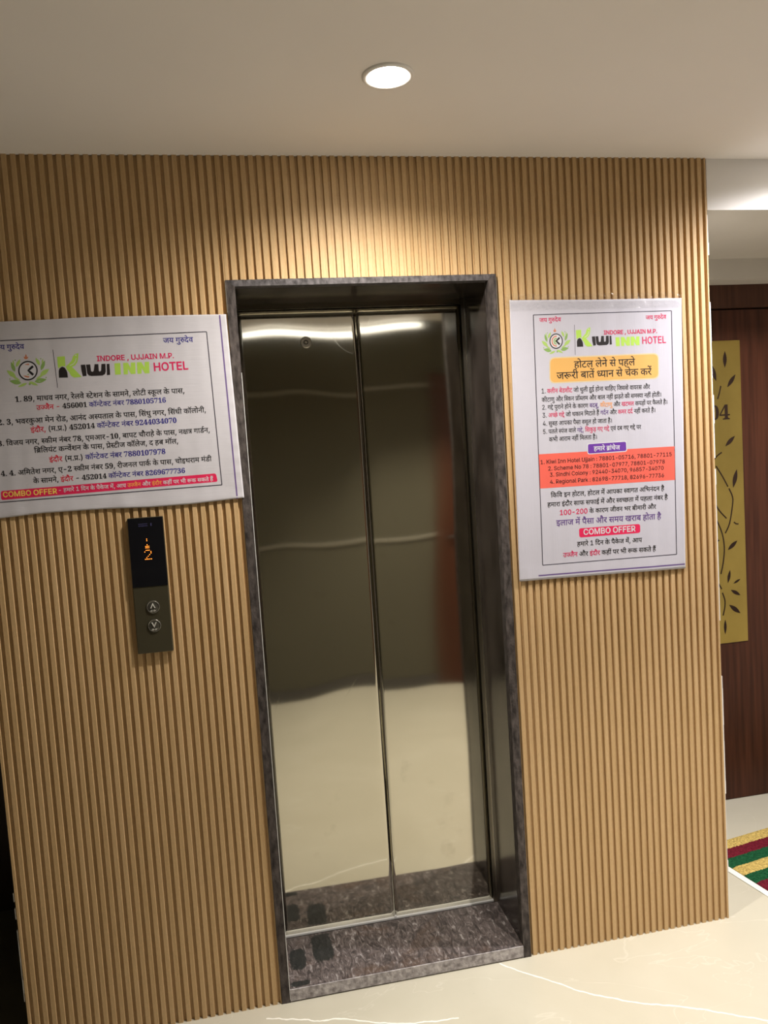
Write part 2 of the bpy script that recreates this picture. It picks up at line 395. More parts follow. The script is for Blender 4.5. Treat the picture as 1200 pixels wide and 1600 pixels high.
# ------------------------------------------------------------------ lift doors
YD = .262
door = empty('door_1', (.409, YD, .044)); struct_tag(door, 'two-panel stainless steel lift doors in stone surround')
def panel(x0, x1, seed, nx=26, nz=90):
    bm = bmesh.new(); z0, z1 = .047, 2.119
    V = []
    for j in range(nz+1):
        row = []
        for i in range(nx+1):
            s, t = i/nx, j/nz
            x, z = x0+(x1-x0)*s, z0+(z1-z0)*t
            w = noise.noise(Vector((x*4.6+seed, seed*1.7, z*2.0)))*.0019 + noise.noise(Vector((x*7+seed, 3, z*2.4+seed)))*.00022
            edge = min(s, 1-s)
            w += .00012*math.exp(-((edge*(x1-x0))/.012)**2)
            row.append(bm.verts.new((x, YD+w, z)))
        V.append(row)
    for j in range(nz):
        for i in range(nx): bm.faces.new((V[j][i], V[j][i+1], V[j+1][i+1], V[j+1][i]))
    ob = build('door_panel', bm, M_steel, door, smooth=True, recalc=False)
    sol = ob.modifiers.new('thickness', 'SOLIDIFY'); sol.thickness = .03; sol.offset = -1
    return ob
pl = panel(.0265, .4076, 2.3); pr = panel(.4096, .7590, 7.1)
bm = bmesh.new(); box(bm, .02, .78, YD+.045, YD+.05, .03, 2.14)
build('shaft_backing', bm, M_shadowgap, door)
bm = bmesh.new(); box(bm, i0, .7625, YD-.003, YD+.03, 2.1225, iz); build('header_strip', bm, M_dull, door)
bm = bmesh.new(); box(bm, i0, .7625, YD-.006, YD-.003, 2.1215, 2.1245); build('header_bead', bm, M_trimmetal, door)
bm = bmesh.new(); box(bm, .7625, .7730, YD-.010, YD+.03, .043, iz-.001); build('side_strip', bm, M_dull, door)
bm = bmesh.new(); box(bm, .7728, .7744, YD-.013, YD-.006, .043, iz-.001); build('side_bead', bm, M_trimmetal, door)
bm = bmesh.new(); box(bm, i0, .7735, YD-.0065, YD+.03, .0405, .0462); build('door_track', bm, M_track, door)
bm = bmesh.new(); box(bm, .405, .412, YD-.008, YD-.003, .0445, .052, bev=.001); build('track_guide', bm, M_track, door)
# lift release key socket
bm = bmesh.new(); lathe(bm, [(.0185, .003), (.0185, -.001), (.0165, -.0025), (.0125, -.0025), (.0115, -.001), (.0085, -.001), (.0075, -.004), (.0045, -.004), (.0040, 0), (.0001, 0)], .2409, YD-.0015, 2.0172, 'y', 28)
kh = build('key_socket', bm, M_dull, pl, smooth=False)
bm = bmesh.new(); lathe(bm, [(.0072, -.0005), (.0046, -.0007)], .2409, YD-.005, 2.0172, 'y', 24); build('key_slot', bm, M_shadowgap, pl)

# ------------------------------------------------------------------ room door on the right
bm = bmesh.new()
wallY = .64
box(bm, 1.5165, 1.74, wallY, .9, 0, 2.3456); box(bm, 2.82, XR, wallY, .9, 0, 2.3456); box(bm, 1.74, 2.82, wallY, .9, 2.262, 2.3456)
box(bm, 1.74, 2.82, .86, .9, 0, 2.262)
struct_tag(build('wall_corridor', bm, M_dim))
d2 = empty('door_2', (2.28, .756, 0)); struct_tag(d2, 'dark walnut room door with brass number plate')
bm = bmesh.new(); box(bm, 1.74, 2.82, .742, .86, 2.165, 2.262); box(bm, 1.74, 1.83, .742, .86, 0, 2.165); box(bm, 2.73, 2.82, .742, .86, 0, 2.165)
build('door_frame', bm, M_framewood, d2)
bm = bmesh.new(); box(bm, 1.83, 2.73, .756, .80, .002, 2.160, bev=.002)
leaf_ = build('door_leaf', bm, M_doorwood, d2)
PY = .752
bm = bmesh.new(); box(bm, 1.90, 2.150, PY, .7555, .7145, 2.030, bev=.0008)
plate = build('number_plate', bm, M_brass, d2); plate['label'] = 'tall brass plate with leafy vine cut-outs'
def flat(bm, pts, y, t=.0006):
    prism(bm, pts, y-t, y+.0002)
LEAVES = [((2.0776, 1.9853), (2.0752, 1.9151), .0177), ((2.0076, 1.9353), (2.0322, 1.8599), .0217), ((2.0838, 1.8309), (2.1246, 1.8843), .0177), ((2.0662, 1.5784), (2.1137, 1.6211), .0177), ((2.0983, 1.3972), (2.1183, 1.4763), .0197), ((2.0638, 1.1265), (2.1105, 1.1648), .0177), ((2.0589, .9806), (2.0713, 1.0379), .0138), ((2.0857, .9759), (2.1203, .9939), .0098), ((2.0719, .9495), (2.1179, .9215), .0157), ((2.0615, .8843), (2.1154, .8414), .0197), ((2.0407, .8201), (2.0385, .7549), .0128),
          ((1.94, 1.985), (1.955, 1.90), .02), ((1.93, 1.55), (1.965, 1.48), .018), ((1.935, 1.20), (1.965, 1.28), .018), ((1.93, .93), (1.972, .98), .018)]
for a, b, w in LEAVES:
    a, b = Vector(a), Vector(b); d = b-a; q = Vector((-d.y, d.x)).normalized()*w/2
    up_ = [a+d*(i/8)+q*math.sin(PI*(i/8)) for i in range(9)]; dn = [a+d*(i/8)-q*math.sin(PI*(i/8)) for i in range(7, 0, -1)]
    bm = bmesh.new(); flat(bm, [(p.x, p.y) for p in up_+dn], PY); build('leaf_cutout', bm, M_cut, plate)
STEMS = [[(2.0532, 1.8385), (2.0465, 1.8112), (2.0364, 1.783)], [(2.0103, 1.525), (2.0281, 1.5415), (2.0481, 1.5537)], [(2.0185, 1.4965), (2.048, 1.4498), (2.073, 1.4032)], [(2.0774, 1.3956), (2.0935, 1.3578), (2.0923, 1.3212), (2.0758, 1.2437), (2.0535, 1.2013)], [(2.0042, 1.3488), (2.0258, 1.3053), (2.0615, 1.2658)], [(2.0969, 1.2472), (2.1059, 1.2391), (2.1187, 1.237)], [(2.0107, 1.2699), (2.0374, 1.2047), (2.0468, 1.1407), (2.04, 1.0778), (2.0266, 1.024)], [(2.0034, 1.1602), (2.0129, 1.1668), (2.0224, 1.1744)], [(2.007, .9961), (2.018, .976), (2.0278, .957)], [(2.0307, .9407), (2.0413, .9077), (2.0402, .8758), (2.0308, .8393)]]
for s in STEMS:
    P = []
    for i in range(len(s)-1):
        p0, p1, p2, p3 = [Vector(s[max(0, min(len(s)-1, j))]) for j in (i-1, i, i+1, i+2)]
        for t in (0, .25, .5, .75):
            P.append(.5*((2*p1)+(p2-p0)*t+(2*p0-5*p1+4*p2-p3)*t*t+(3*p1-p0-3*p2+p3)*t**3))
    P.append(Vector(s[-1])); L_, R_ = [], []
    for i, p in enumerate(P):
        d = (P[min(i+1, len(P)-1)]-P[max(i-1, 0)]).normalized(); q = Vector((-d.y, d.x))*.0028
        L_.append(p+q); R_.append(p-q)
    bm = bmesh.new(); bm2 = [(p.x, p.y) for p in L_+R_[::-1]]
    for i in range(len(P)-1):
        prism(bm, [(L_[i].x, L_[i].y), (L_[i+1].x, L_[i+1].y), (R_[i+1].x, R_[i+1].y), (R_[i].x, R_[i].y)], PY-.0006, PY+.0002)
    build('vine_cutout', bm, M_cut, plate)

# back-wall door, facing the lift
d3 = empty('door_3', (1.75, YB, 0)); struct_tag(d3)
bm = bmesh.new(); box(bm, 1.28, 1.36, YB, YB+.03, 0, 2.15); box(bm, 2.14, 2.22, YB, YB+.03, 0, 2.15); box(bm, 1.36, 2.14, YB, YB+.03, 2.07, 2.15)
build('door_frame', bm, M_framewood, d3)
bm = bmesh.new(); box(bm, 1.36, 2.14, YB+.002, YB+.018, .004, 2.07); dl3 = build('door_leaf', bm, M_doorwood, d3)
bm = bmesh.new(); box(bm, 1.42, 1.44, YB+.018, YB+.05, 1.0, 1.02); box(bm, 1.42, 1.54, YB+.045, YB+.057, 1.0, 1.02, bev=.003)
build('door_handle', bm, M_skirt, dl3)

# ------------------------------------------------------------------ lights with their fittings
M_lens = mat('lit_lens', (1, 1, 1), .3, emit='FFF6E8', es=40)
M_ring = mat('white_lamp_ring', (.85, .83, .8), .35)
def downlight(x, y, watts, col, beam, soft, label):
    root = empty('ceiling_downlight', (x, y, CEIL)); tag(root, label, 'ceiling light', 'round ceiling downlights')
    bm = bmesh.new(); lathe(bm, [(.0600, .0), (.0600, -.003), (.0570, -.006), (.0500, -.0055), (.0440, -.002), (.0435, .0)], x, y, CEIL, 'z', 48)
    build('trim_ring', bm, M_ring, root, smooth=True)
    bm = bmesh.new(); lathe(bm, [(.0436, -.003), (.038, -.0055), (.026, -.0075), (.012, -.0085), (.0005, -.0087)], x, y, CEIL, 'z', 48)
    build('lamp_lens', bm, M_lens, root, smooth=True)
    ld = bpy.data.lights.new('downlight_beam', 'SPOT'); ld.energy = watts; ld.color = col
    ld.spot_size = math.radians(beam); ld.spot_blend = soft; ld.shadow_soft_size = .022
    lo = bpy.data.objects.new('downlight_beam', ld); C.objects.link(lo); lo.location = (x, y, CEIL-.03)
    lo.parent = root; lo.matrix_parent_inverse = root.matrix_world.inverted()
    return root
LAB = ['glowing round recessed downlight in the ceiling in front of the lift', 'round ceiling downlight near the corridor mouth on the right', 'added round ceiling downlight in the lobby, unseen, for bounce light']
for spot, lb in zip(SPOTS, LAB): downlight(*spot, lb)
# tube batten on the back wall, mirrored in the top of the lift doors
tb = empty('tube_light', (.64, YB, 2.47)); tag(tb, 'white tube light batten high on the lobby back wall', 'tube light')
bm = bmesh.new(); box(bm, .02, 1.25, YB+.001, YB+.03, 2.445, 2.49, bev=.004); build('batten_body', bm, M_ring, tb)
M_tube = mat('lit_tube', (1, 1, 1), .4, emit='FFFDF8', es=TUBE_E)
bm = bmesh.new()
ring = []
for x in (.04, 1.23):
    ring.append([bm.verts.new((x, YB+.045+.013*math.cos(2*PI*k/16), 2.467+.013*math.sin(2*PI*k/16))) for k in range(16)])
for k in range(16): bm.faces.new((ring[0][k], ring[0][(k+1) % 16], ring[1][(k+1) % 16], ring[1][k]))
bm.faces.new(ring[0]); bm.faces.new(ring[1][::-1])
build('tube', bm, M_tube, tb, smooth=True)

# ------------------------------------------------------------------ rug
def rug_mat():
    m = mat('striped_rug_pile', (.5, .4, .1), .95, spec=.05)
    nt = m.node_tree; b = nt.nodes['Principled BSDF']; N = nt.nodes.new; L = nt.links.new
    tc = [n for n in nt.nodes if n.type == 'TEX_COORD'][0]
    sep = N('ShaderNodeSeparateXYZ'); L(tc.outputs['Object'], sep.inputs[0])
    z = N('ShaderNodeTexNoise'); z.inputs['Scale'].default_value = 130; z.inputs['Detail'].default_value = 3; L(tc.outputs['Object'], z.inputs['Vector'])
    w = N('ShaderNodeMath'); w.operation = 'MULTIPLY_ADD'; L(z.outputs['Fac'], w.inputs[0]); w.inputs[1].default_value = .012; w.inputs[2].default_value = -.006
    a = N('ShaderNodeMath'); a.operation = 'ADD'; L(sep.outputs['Y'], a.inputs[0]); L(w.outputs[0], a.inputs[1])
    n = N('ShaderNodeMath'); n.operation = 'DIVIDE'; L(a.outputs[0], n.inputs[0]); n.inputs[1].default_value = -.616
    r = N('ShaderNodeValToRGB'); r.color_ramp.interpolation = 'CONSTANT'; L(n.outputs[0], r.inputs[0])
    Y_, R_, G_ = (.50, .36, .11, 1), (.13, .012, .022, 1), (.012, .075, .03, 1)
    seq = [Y_, R_, G_, Y_, G_, R_, Y_, R_, G_, Y_, R_]
    e = r.color_ramp.elements; e[0].color = seq[0]; e[0].position = 0; e[1].position = .0566/.616*1; e[1].color = seq[1]
    for i, c in enumerate(seq[2:], 2): k = e.new(min(.999, i*.0557/.616)); k.color = c
    v = N('ShaderNodeHueSaturation'); L(r.outputs[0], v.inputs['Color'])
    vv = N('ShaderNodeMapRange'); L(z.outputs['Fac'], vv.inputs[0]); vv.inputs[1].default_value = .3; vv.inputs[2].default_value = .7; vv.inputs[3].default_value = .6; vv.inputs[4].default_value = 1.4
    L(vv.outputs[0], v.inputs['Value']); L(v.outputs[0], b.inputs['Base Color'])
    bp_ = N('ShaderNodeBump'); bp_.inputs['Distance'].default_value = .006; L(z.outputs['Fac'], bp_.inputs['Height']); L(bp_.outputs[0], b.inputs['Normal'])
    return m
ang = math.atan2(.170, .985)
rug = empty('striped_rug', (1.6741, .4207, 0)); rug.rotation_euler = (0, 0, ang)
tag(rug, 'red green and yellow striped rug on the corridor floor below the number plate', 'rug')
bpy.context.view_layer.update()
def local_build(name, bm, m):
    o = build(name, bm, m); o.parent = rug; return o
bm = bmesh.new()
nx, ny = 60, 40; V = []
rr_ = random.Random(3)
for i in range(nx+1):
    row = []
    for j in range(ny+1):
        h = .009+rr_.uniform(-.0012, .0012)
        row.append(bm.verts.new((1.25*i/nx, -.616*j/ny, h if 0 < i < nx and 0 < j < ny else .006)))
    V.append(row)
for i in range(nx):
    for j in range(ny): bm.faces.new((V[i][j], V[i][j+1], V[i+1][j+1], V[i+1][j]))
bor = [V[i][0] for i in range(nx+1)]+[V[nx][j] for j in range(1, ny+1)]+[V[i][ny] for i in range(nx-1, -1, -1)]+[V[0][j] for j in range(ny-1, 0, -1)]
low = [bm.verts.new((v.co.x, v.co.y, .0005)) for v in bor]
for i in range(len(bor)): bm.faces.new((bor[i], low[i], low[(i+1) % len(bor)], bor[(i+1) % len(bor)]))
local_build('rug_pile', bm, rug_mat())
bm = bmesh.new(); box(bm, -.026, -.0005, -.62, .001, .0005, .004, bev=.0012)
bd = local_build('rug_binding', bm, mat('rug_binding_tape', (.80, .78, .70), .7)); bd['label'] = 'white binding strip on the rug end'

# ------------------------------------------------------------------ printed notices
GLYPH_DATA = [
    1,43,653,551,0,-551,-81,0,0,370,-137,0,-57,3,32,-33,26,-37,16,-41,6,-44,-5,-42,-15,-35,-24,-27,-30,-19,-36,-11,-38,-4,-52,8,-49,22,-47,41,-45,61,
    -43,82,-43,107,71,25,47,-118,49,-86,34,-38,36,-23,38,-8,29,4,23,13,16,23,5,34,-8,43,-23,40,-34,36,-41,31,29,64,270,0,0,110,-572,0,0,71,757,0,0,
    -71,2,23,595,622,0,-71,-104,0,0,-551,-81,0,0,179,-67,-33,-42,-10,-48,-4,-56,7,-49,20,-40,33,-46,71,-24,90,54,16,38,21,22,28,8,39,-3,27,-9,25,-25,
    42,-123,0,0,71,15,129,301,23,-43,28,-30,35,-19,44,-6,47,5,40,16,34,23,30,27,0,277,-199,0,22,-53,7,-53,-12,-64,-37,-48,1,26,208,551,0,-317,-3,-23,
    -9,-18,-16,-11,-20,-4,-26,5,-28,16,-25,23,-21,28,-14,30,-5,28,3,21,10,16,19,11,29,3,25,0,0,192,-127,0,0,71,578,0,0,-71,-104,0,0,-551,-81,0,0,551,
    1,30,-248,-12,55,17,57,6,67,-10,49,-29,32,-44,10,-57,-12,-55,-34,-45,-57,-29,-76,-10,-90,12,-77,34,-68,54,-63,68,61,43,74,-79,36,-27,38,-19,42,
    -10,47,-4,59,8,35,25,12,41,-6,29,-19,20,-26,12,-29,4,-49,-5,-42,-17,1,51,519,296,-4,-45,-13,-45,-19,-41,-26,-39,-72,41,37,57,12,35,4,35,-4,32,-13,
    24,-21,16,-31,5,-33,-5,-32,-15,-26,-31,-32,-25,-79,-41,105,-108,123,-104,-54,-54,-111,99,-92,94,-63,75,-29,49,-6,35,4,18,11,18,20,13,29,4,23,-3,
    21,-8,33,-33,34,23,23,27,14,32,4,37,-5,46,-12,37,-239,0,0,71,577,0,0,-71,-257,0,12,-41,4,-52,-2,-29,58,11,49,-9,41,-27,28,-46,1,56,413,-58,-40,69,
    -31,62,-26,-3,-29,-2,-85,10,-40,14,-38,20,-32,28,-24,36,-17,43,-5,53,4,41,12,35,17,29,23,24,37,25,44,17,51,10,56,3,5,0,0,95,-295,0,0,71,534,0,0,
    -71,-158,0,0,-166,-49,0,-93,-7,-33,-9,-28,-14,-20,-17,-15,-21,-9,-25,-3,-30,10,-48,30,-40,50,-25,71,-9,12,0,13,1,-6,35,5,30,16,20,22,10,24,4,38,
    -6,27,-18,17,-26,6,-28,-4,-28,-11,-22,-36,-26,28,-50,42,-60,1,17,-169,615,-41,125,-22,38,-24,26,-27,14,-32,5,-39,-5,-31,-9,-24,73,42,10,49,4,50,
    -6,44,-20,37,-34,33,-52,31,-73,29,-96,1,40,571,551,-104,0,0,-551,-80,0,0,165,-63,-33,-42,-10,-49,-4,-51,5,-45,16,-38,25,-29,34,-18,40,-6,48,6,53,
    20,44,32,35,66,34,85,12,33,-2,38,-3,28,-5,-5,-73,-43,7,-47,3,-55,-7,-42,-20,-26,-33,-9,-44,8,-44,23,-31,35,-18,42,-6,48,6,41,16,63,50,0,291,-387,
    0,0,71,571,0,1,12,45,0,0,82,129,0,0,564,-129,0,0,82,351,0,0,-82,-129,0,0,-564,129,0,0,-82,1,10,88,0,0,727,102,0,384,-577,0,577,92,0,0,-727,-98,0,
    -388,585,0,-585,2,30,315,0,-176,0,0,82,170,0,81,9,66,25,51,41,36,56,22,70,7,82,-7,81,-21,69,-36,56,-49,41,-64,25,-77,9,-183,0,0,82,189,0,99,-11,
    83,-33,67,-53,49,-72,30,-89,10,-105,-10,-106,-30,-89,-50,-73,-69,-53,-86,-33,4,181,728,0,-728,-93,0,0,728,2,24,383,-10,-88,12,-78,33,-66,55,-49,
    74,-32,92,-10,107,10,108,32,92,49,74,66,55,78,34,88,11,88,-11,78,-34,65,-55,49,-74,32,-92,10,-108,-10,-107,-32,-92,-49,-74,-65,-55,-78,-33,24,383,
    76,62,8,55,25,47,41,37,56,23,72,8,85,-8,87,-23,71,-37,57,-47,40,-55,25,-62,8,-62,-8,-56,-25,-48,-41,-36,-56,-23,-72,-8,-86,8,-85,23,-71,36,-57,48,
    -41,56,-25,2,32,88,0,0,728,249,0,77,-8,63,-22,48,-34,33,-45,20,-55,7,-61,-7,-61,-20,-54,-33,-44,-48,-34,-62,-21,-78,-7,-197,0,0,83,193,0,52,4,41,
    13,30,20,21,27,12,34,4,40,-4,41,-12,34,-21,29,-31,21,-41,14,-52,4,-151,0,0,-646,4,506,0,-176,328,105,0,178,-328,1,12,88,0,0,728,443,0,0,-82,-350,
    0,0,-238,326,0,0,-82,-326,0,0,-244,355,0,0,-82,1,4,53,-175,43,277,100,0,-76,-277,1,30,373,-12,-81,9,-70,25,-57,40,-42,52,-26,63,-9,71,0,480,93,0,
    0,-473,5,-49,18,-44,28,-37,38,-27,47,-18,56,-6,55,6,47,18,38,27,28,37,17,44,5,49,0,473,93,0,0,-480,-9,-71,-26,-63,-42,-52,-57,-40,-69,-25,1,26,
    266,-10,-60,7,-52,18,-45,32,-33,43,-20,54,-7,64,0,39,93,0,0,-39,8,-59,26,-42,39,-26,51,-9,50,9,40,26,26,42,8,59,0,520,93,0,0,-520,-7,-64,-20,-54,
    -33,-43,-45,-32,-52,-18,2,12,25,0,265,728,107,0,268,-728,-98,0,-154,432,-33,99,-46,153,18,0,-46,-154,-32,-98,-150,-432,4,158,203,0,81,374,0,0,-81,
    1,13,88,0,0,727,122,0,242,-592,242,592,122,0,0,-727,-92,0,0,560,-230,-560,-84,0,-230,560,0,-560,1,16,136,-6,-25,4,-21,15,-15,21,-5,26,5,25,15,21,
    21,15,25,4,26,-4,21,-15,14,-21,5,-25,-5,-26,-14,-21,-21,-15,1,32,88,0,0,728,249,0,77,-8,63,-23,48,-37,33,-47,20,-55,7,-62,-7,-62,-20,-56,-33,-47,
    -48,-37,-62,-23,-78,-8,-176,0,0,82,172,0,52,5,41,15,30,23,21,31,12,36,4,41,-4,41,-12,36,-21,30,-30,23,-42,15,-52,5,-151,0,0,-646,1,12,88,0,0,728,
    93,0,0,-315,381,0,0,315,93,0,0,-728,-93,0,0,331,-381,0,0,-331,1,8,48,646,0,82,550,0,0,-82,-228,0,0,-646,-93,0,0,646,1,6,88,0,0,728,93,0,0,-646,
    337,0,0,-82,1,26,97,0,0,53,82,0,23,3,15,11,9,20,3,31,0,501,-69,-75,-30,-22,-30,-7,-22,5,-19,15,-13,23,-4,31,68,24,86,53,70,52,112,0,0,-600,2,-28,
    8,-20,15,-13,26,-4,81,0,0,-53,3,40,273,-10,-76,6,-61,20,-47,30,-33,40,-20,45,-6,51,10,59,30,47,47,38,60,35,-53,37,-39,42,-24,48,-8,54,5,46,17,42,
    29,38,44,30,60,20,77,6,65,-5,53,-17,41,-28,30,-35,18,-42,6,-48,-9,-54,-27,-41,-43,-34,-56,-33,77,-44,51,-46,29,-51,9,-57,-7,-58,-23,-49,-37,-40,
    -51,-29,-63,-17,17,302,421,32,23,22,28,12,35,4,44,-10,55,-14,24,-18,19,-23,13,-28,4,-36,-8,-27,-24,-16,-36,-6,-44,7,-46,21,-34,34,-28,16,278,47,
    46,9,36,26,22,40,8,50,-9,45,-25,37,-46,33,-66,34,-31,-25,-25,-31,-17,-39,-6,-48,8,-53,23,-41,36,-28,2,47,227,-10,-54,4,-42,12,-31,19,-21,24,-12,
    27,-4,27,3,20,9,17,15,12,22,8,18,-42,24,-34,34,-23,44,-8,73,32,47,97,21,161,-25,-27,-32,-22,-39,-14,-46,-5,-54,6,-47,18,-40,29,-31,41,-18,51,-6,
    62,7,68,20,58,34,49,46,37,56,22,66,8,69,-9,60,-26,50,-45,39,-64,24,-85,8,-107,-4,-80,-12,-74,-21,-68,-29,-60,-40,-48,-50,-37,-60,-23,16,274,347,
    32,5,28,14,22,21,17,27,-8,110,-21,76,-21,31,-24,20,-29,6,-38,-11,-28,-32,-18,-52,-6,-74,10,-78,32,-47,2,24,509,551,0,-551,-81,0,0,250,-221,0,0,
    -37,-4,-28,-11,-19,-15,-11,-18,-4,-40,13,-39,32,-30,41,-11,41,3,17,10,13,19,10,29,3,26,0,0,230,-126,0,0,71,612,0,0,-71,4,428,551,-221,0,0,-230,
    221,0,1,8,170,551,0,-551,-81,0,0,551,-89,0,0,71,273,0,0,-71,1,65,630,551,-104,0,0,-551,-81,0,0,150,-67,-34,-42,-10,-53,-3,-70,10,-55,31,-35,47,
    -12,60,9,52,28,45,-43,22,-33,32,-23,40,-7,51,10,55,31,44,47,30,57,10,49,-7,40,-21,26,-32,9,-41,-10,-45,-30,-43,-61,39,16,22,4,22,-10,28,-14,11,
    -22,3,-26,-6,-22,-16,-15,-25,-5,-32,4,-29,12,-22,17,-17,23,-12,51,-12,65,8,24,-1,21,-2,-7,-70,-14,1,-14,0,-45,-5,-33,-16,-22,-24,-7,-34,7,-36,22,
    -25,32,-15,40,-5,49,5,41,16,34,24,29,27,0,306,-62,0,0,71,247,0,1,25,0,622,569,0,0,-71,-103,0,0,-551,-81,0,0,298,-181,0,0,-54,-4,-24,-10,-18,-16,
    -10,-21,-4,-25,5,-26,16,-46,51,-14,30,-5,28,3,21,10,16,19,11,29,3,287,0,0,182,-385,0,1,33,395,42,-54,-54,-111,99,-92,94,-63,75,-29,49,-6,35,4,18,
    11,18,20,13,29,4,23,-3,21,-8,33,-33,34,23,23,27,14,32,4,37,-5,46,-12,37,-239,0,0,71,424,0,0,-71,-104,0,12,-41,4,-52,-6,-51,-16,-42,-26,-35,-34,
    -30,-87,-46,105,-108,1,48,0,551,0,71,693,0,0,-71,-104,0,0,-551,-81,0,0,355,-14,1,-49,-12,-25,-17,-23,-27,-22,-38,-19,-54,-77,24,32,81,-48,29,-54,
    11,-35,-6,-26,-17,-17,-26,-5,-33,5,-37,17,-36,26,-35,36,-37,99,-86,-54,-52,-106,96,-43,45,-33,47,-21,48,-7,51,6,48,19,39,27,28,34,20,37,12,36,4,
    42,-4,38,-10,36,-18,34,-24,42,31,48,19,55,6,9,0,0,125,1,38,369,322,56,2,53,8,8,-72,-51,-7,-55,-2,-88,7,-80,19,-45,-24,97,-107,116,-104,-54,-54,
    -106,99,-87,94,-60,75,-27,49,-6,35,4,18,11,18,20,13,29,4,23,-3,21,-8,33,-32,18,22,11,26,7,60,-5,54,-11,39,-201,0,0,71,403,0,0,-71,-122,0,12,-40,5,
    -53,-10,-73,-26,-52,1,39,519,551,-148,0,0,-202,-55,0,-80,-8,-55,-23,-31,-28,-18,-35,-6,-40,6,-44,16,-35,25,-28,33,-19,37,-11,40,-4,50,3,42,9,80,
    35,27,-74,-94,-33,-50,-11,-52,-3,-65,6,-59,20,-48,32,-37,43,-23,54,-8,65,8,60,26,50,39,39,51,28,57,17,61,6,2,0,0,131,-290,0,0,71,519,0,2,52,122,
    189,-32,4,-26,13,-18,21,-6,28,4,25,14,19,20,11,26,4,38,-8,49,-30,45,23,37,36,24,49,8,59,-7,50,-22,39,-34,26,-43,8,-27,-3,-19,-11,-11,-15,-4,-21,
    10,-32,14,-17,24,-13,35,-10,49,-4,-17,-70,-82,15,-59,33,-34,45,-12,54,9,46,27,37,43,24,59,8,46,-5,42,-17,37,-26,29,-38,20,-47,6,-59,-9,-66,-25,
    -62,-42,-52,-54,-39,87,-87,73,-91,-64,-44,-92,119,-79,76,8,591,551,0,-551,-81,0,0,551,-89,0,0,71,274,0,0,-71,1,62,777,551,-325,0,0,-202,53,37,64,
    13,59,-10,47,-31,31,-51,10,-68,-4,-47,-11,-51,-20,-51,-30,-51,-72,41,23,34,18,40,12,42,4,41,-5,41,-15,29,-23,17,-31,6,-36,-8,-37,-24,-37,-40,0,
    -258,-81,0,0,174,-59,-38,-40,-14,-46,-4,-46,5,-42,14,-38,24,-29,33,-19,44,-6,52,6,50,18,42,31,35,63,35,80,12,52,-4,43,-6,-6,-73,-41,7,-43,3,-51,
    -7,-39,-19,-24,-31,-8,-42,8,-46,23,-32,32,-20,38,-6,42,5,36,16,65,51,0,291,-371,0,0,71,777,0,2,33,587,551,0,-551,-81,0,0,266,-58,-12,-68,-3,-88,7,
    -80,19,-45,-24,97,-107,116,-104,-54,-54,-106,99,-87,94,-60,75,-27,49,-6,35,4,18,11,18,20,13,29,4,23,-3,21,-8,33,-32,18,22,11,26,7,60,-5,54,-11,39,
    -201,0,0,71,691,0,0,-71,9,369,322,71,4,66,13,0,212,-225,0,12,-40,5,-53,-10,-73,-26,-52,2,8,170,551,0,-551,-81,0,0,551,-89,0,0,71,273,0,0,-71,17,
    90,615,-42,125,-21,38,-24,26,-27,14,-32,5,-39,-5,-31,-9,-24,73,42,10,49,4,50,-6,43,-20,38,-34,34,-52,30,-73,29,-96,1,32,-185,615,-26,67,-9,66,10,
    59,32,47,50,32,67,10,55,-7,45,-21,37,-37,32,-53,28,-69,27,-87,110,0,0,-71,-103,0,0,-551,-81,0,0,551,-89,0,0,71,87,0,-29,90,-30,64,-36,37,-49,12,
    -35,-6,-26,-19,-16,-29,-5,-38,10,-61,24,-57,1,31,-63,-245,-53,-17,-57,-6,-67,10,-50,30,-32,45,-11,57,11,53,35,44,54,30,71,10,70,-7,61,-21,53,-32,
    46,-41,77,-99,-62,-39,-55,73,-55,54,-60,33,-69,11,-45,-5,-32,-14,-19,-23,-7,-29,6,-32,19,-21,26,-11,30,-4,48,6,42,15,2,20,479,551,0,-551,-81,0,0,
    191,-63,-32,-37,-10,-44,-3,-38,3,-34,11,-30,15,-24,19,-22,29,-15,35,-9,43,-3,57,0,193,-79,0,0,71,583,0,0,-71,11,398,551,-238,0,0,-182,3,-65,9,-38,
    18,-26,30,-17,43,-6,39,5,36,14,60,44,1,51,0,622,563,0,0,-71,-110,0,24,-41,8,-46,-9,-55,-26,-45,-44,-36,34,-35,30,-39,22,-47,7,-55,-6,-46,-17,-38,
    -26,-30,-35,-21,-41,-13,-46,-4,-56,8,-52,22,-51,41,-49,59,-46,80,-45,103,71,25,29,-73,33,-65,34,-52,38,-40,42,-26,44,-8,37,5,31,13,19,27,7,41,-6,
    39,-16,37,-27,33,-36,32,-65,-7,-5,70,64,8,45,18,27,30,9,43,-4,28,-11,25,-17,20,-21,15,-351,0,1,76,0,622,1215,0,0,-71,-104,0,0,-551,-81,0,0,370,
    -137,0,-57,3,32,-33,26,-37,16,-41,6,-44,-5,-42,-15,-35,-24,-27,-30,-19,-36,-11,-38,-4,-50,7,-46,21,-45,37,-43,55,-43,74,-41,96,-65,0,-57,3,32,-33,
    26,-37,16,-41,6,-44,-5,-42,-15,-35,-24,-27,-30,-19,-36,-11,-38,-4,-52,8,-49,22,-47,41,-45,61,-43,82,-43,107,71,25,47,-118,49,-86,34,-38,36,-23,38,
    -8,29,4,23,13,16,23,5,34,-8,43,-23,40,-34,36,-41,31,29,64,253,0,48,-125,51,-90,35,-41,37,-24,38,-8,29,4,23,13,16,23,5,34,-8,43,-23,40,-34,36,-41,
    31,29,64,270,0,0,110,-1030,0,1,30,-179,615,-49,59,-44,24,-48,5,-41,-6,-41,-15,-26,69,48,16,54,6,42,-5,38,-16,32,-26,27,-34,4,2,-39,80,-20,25,-21,
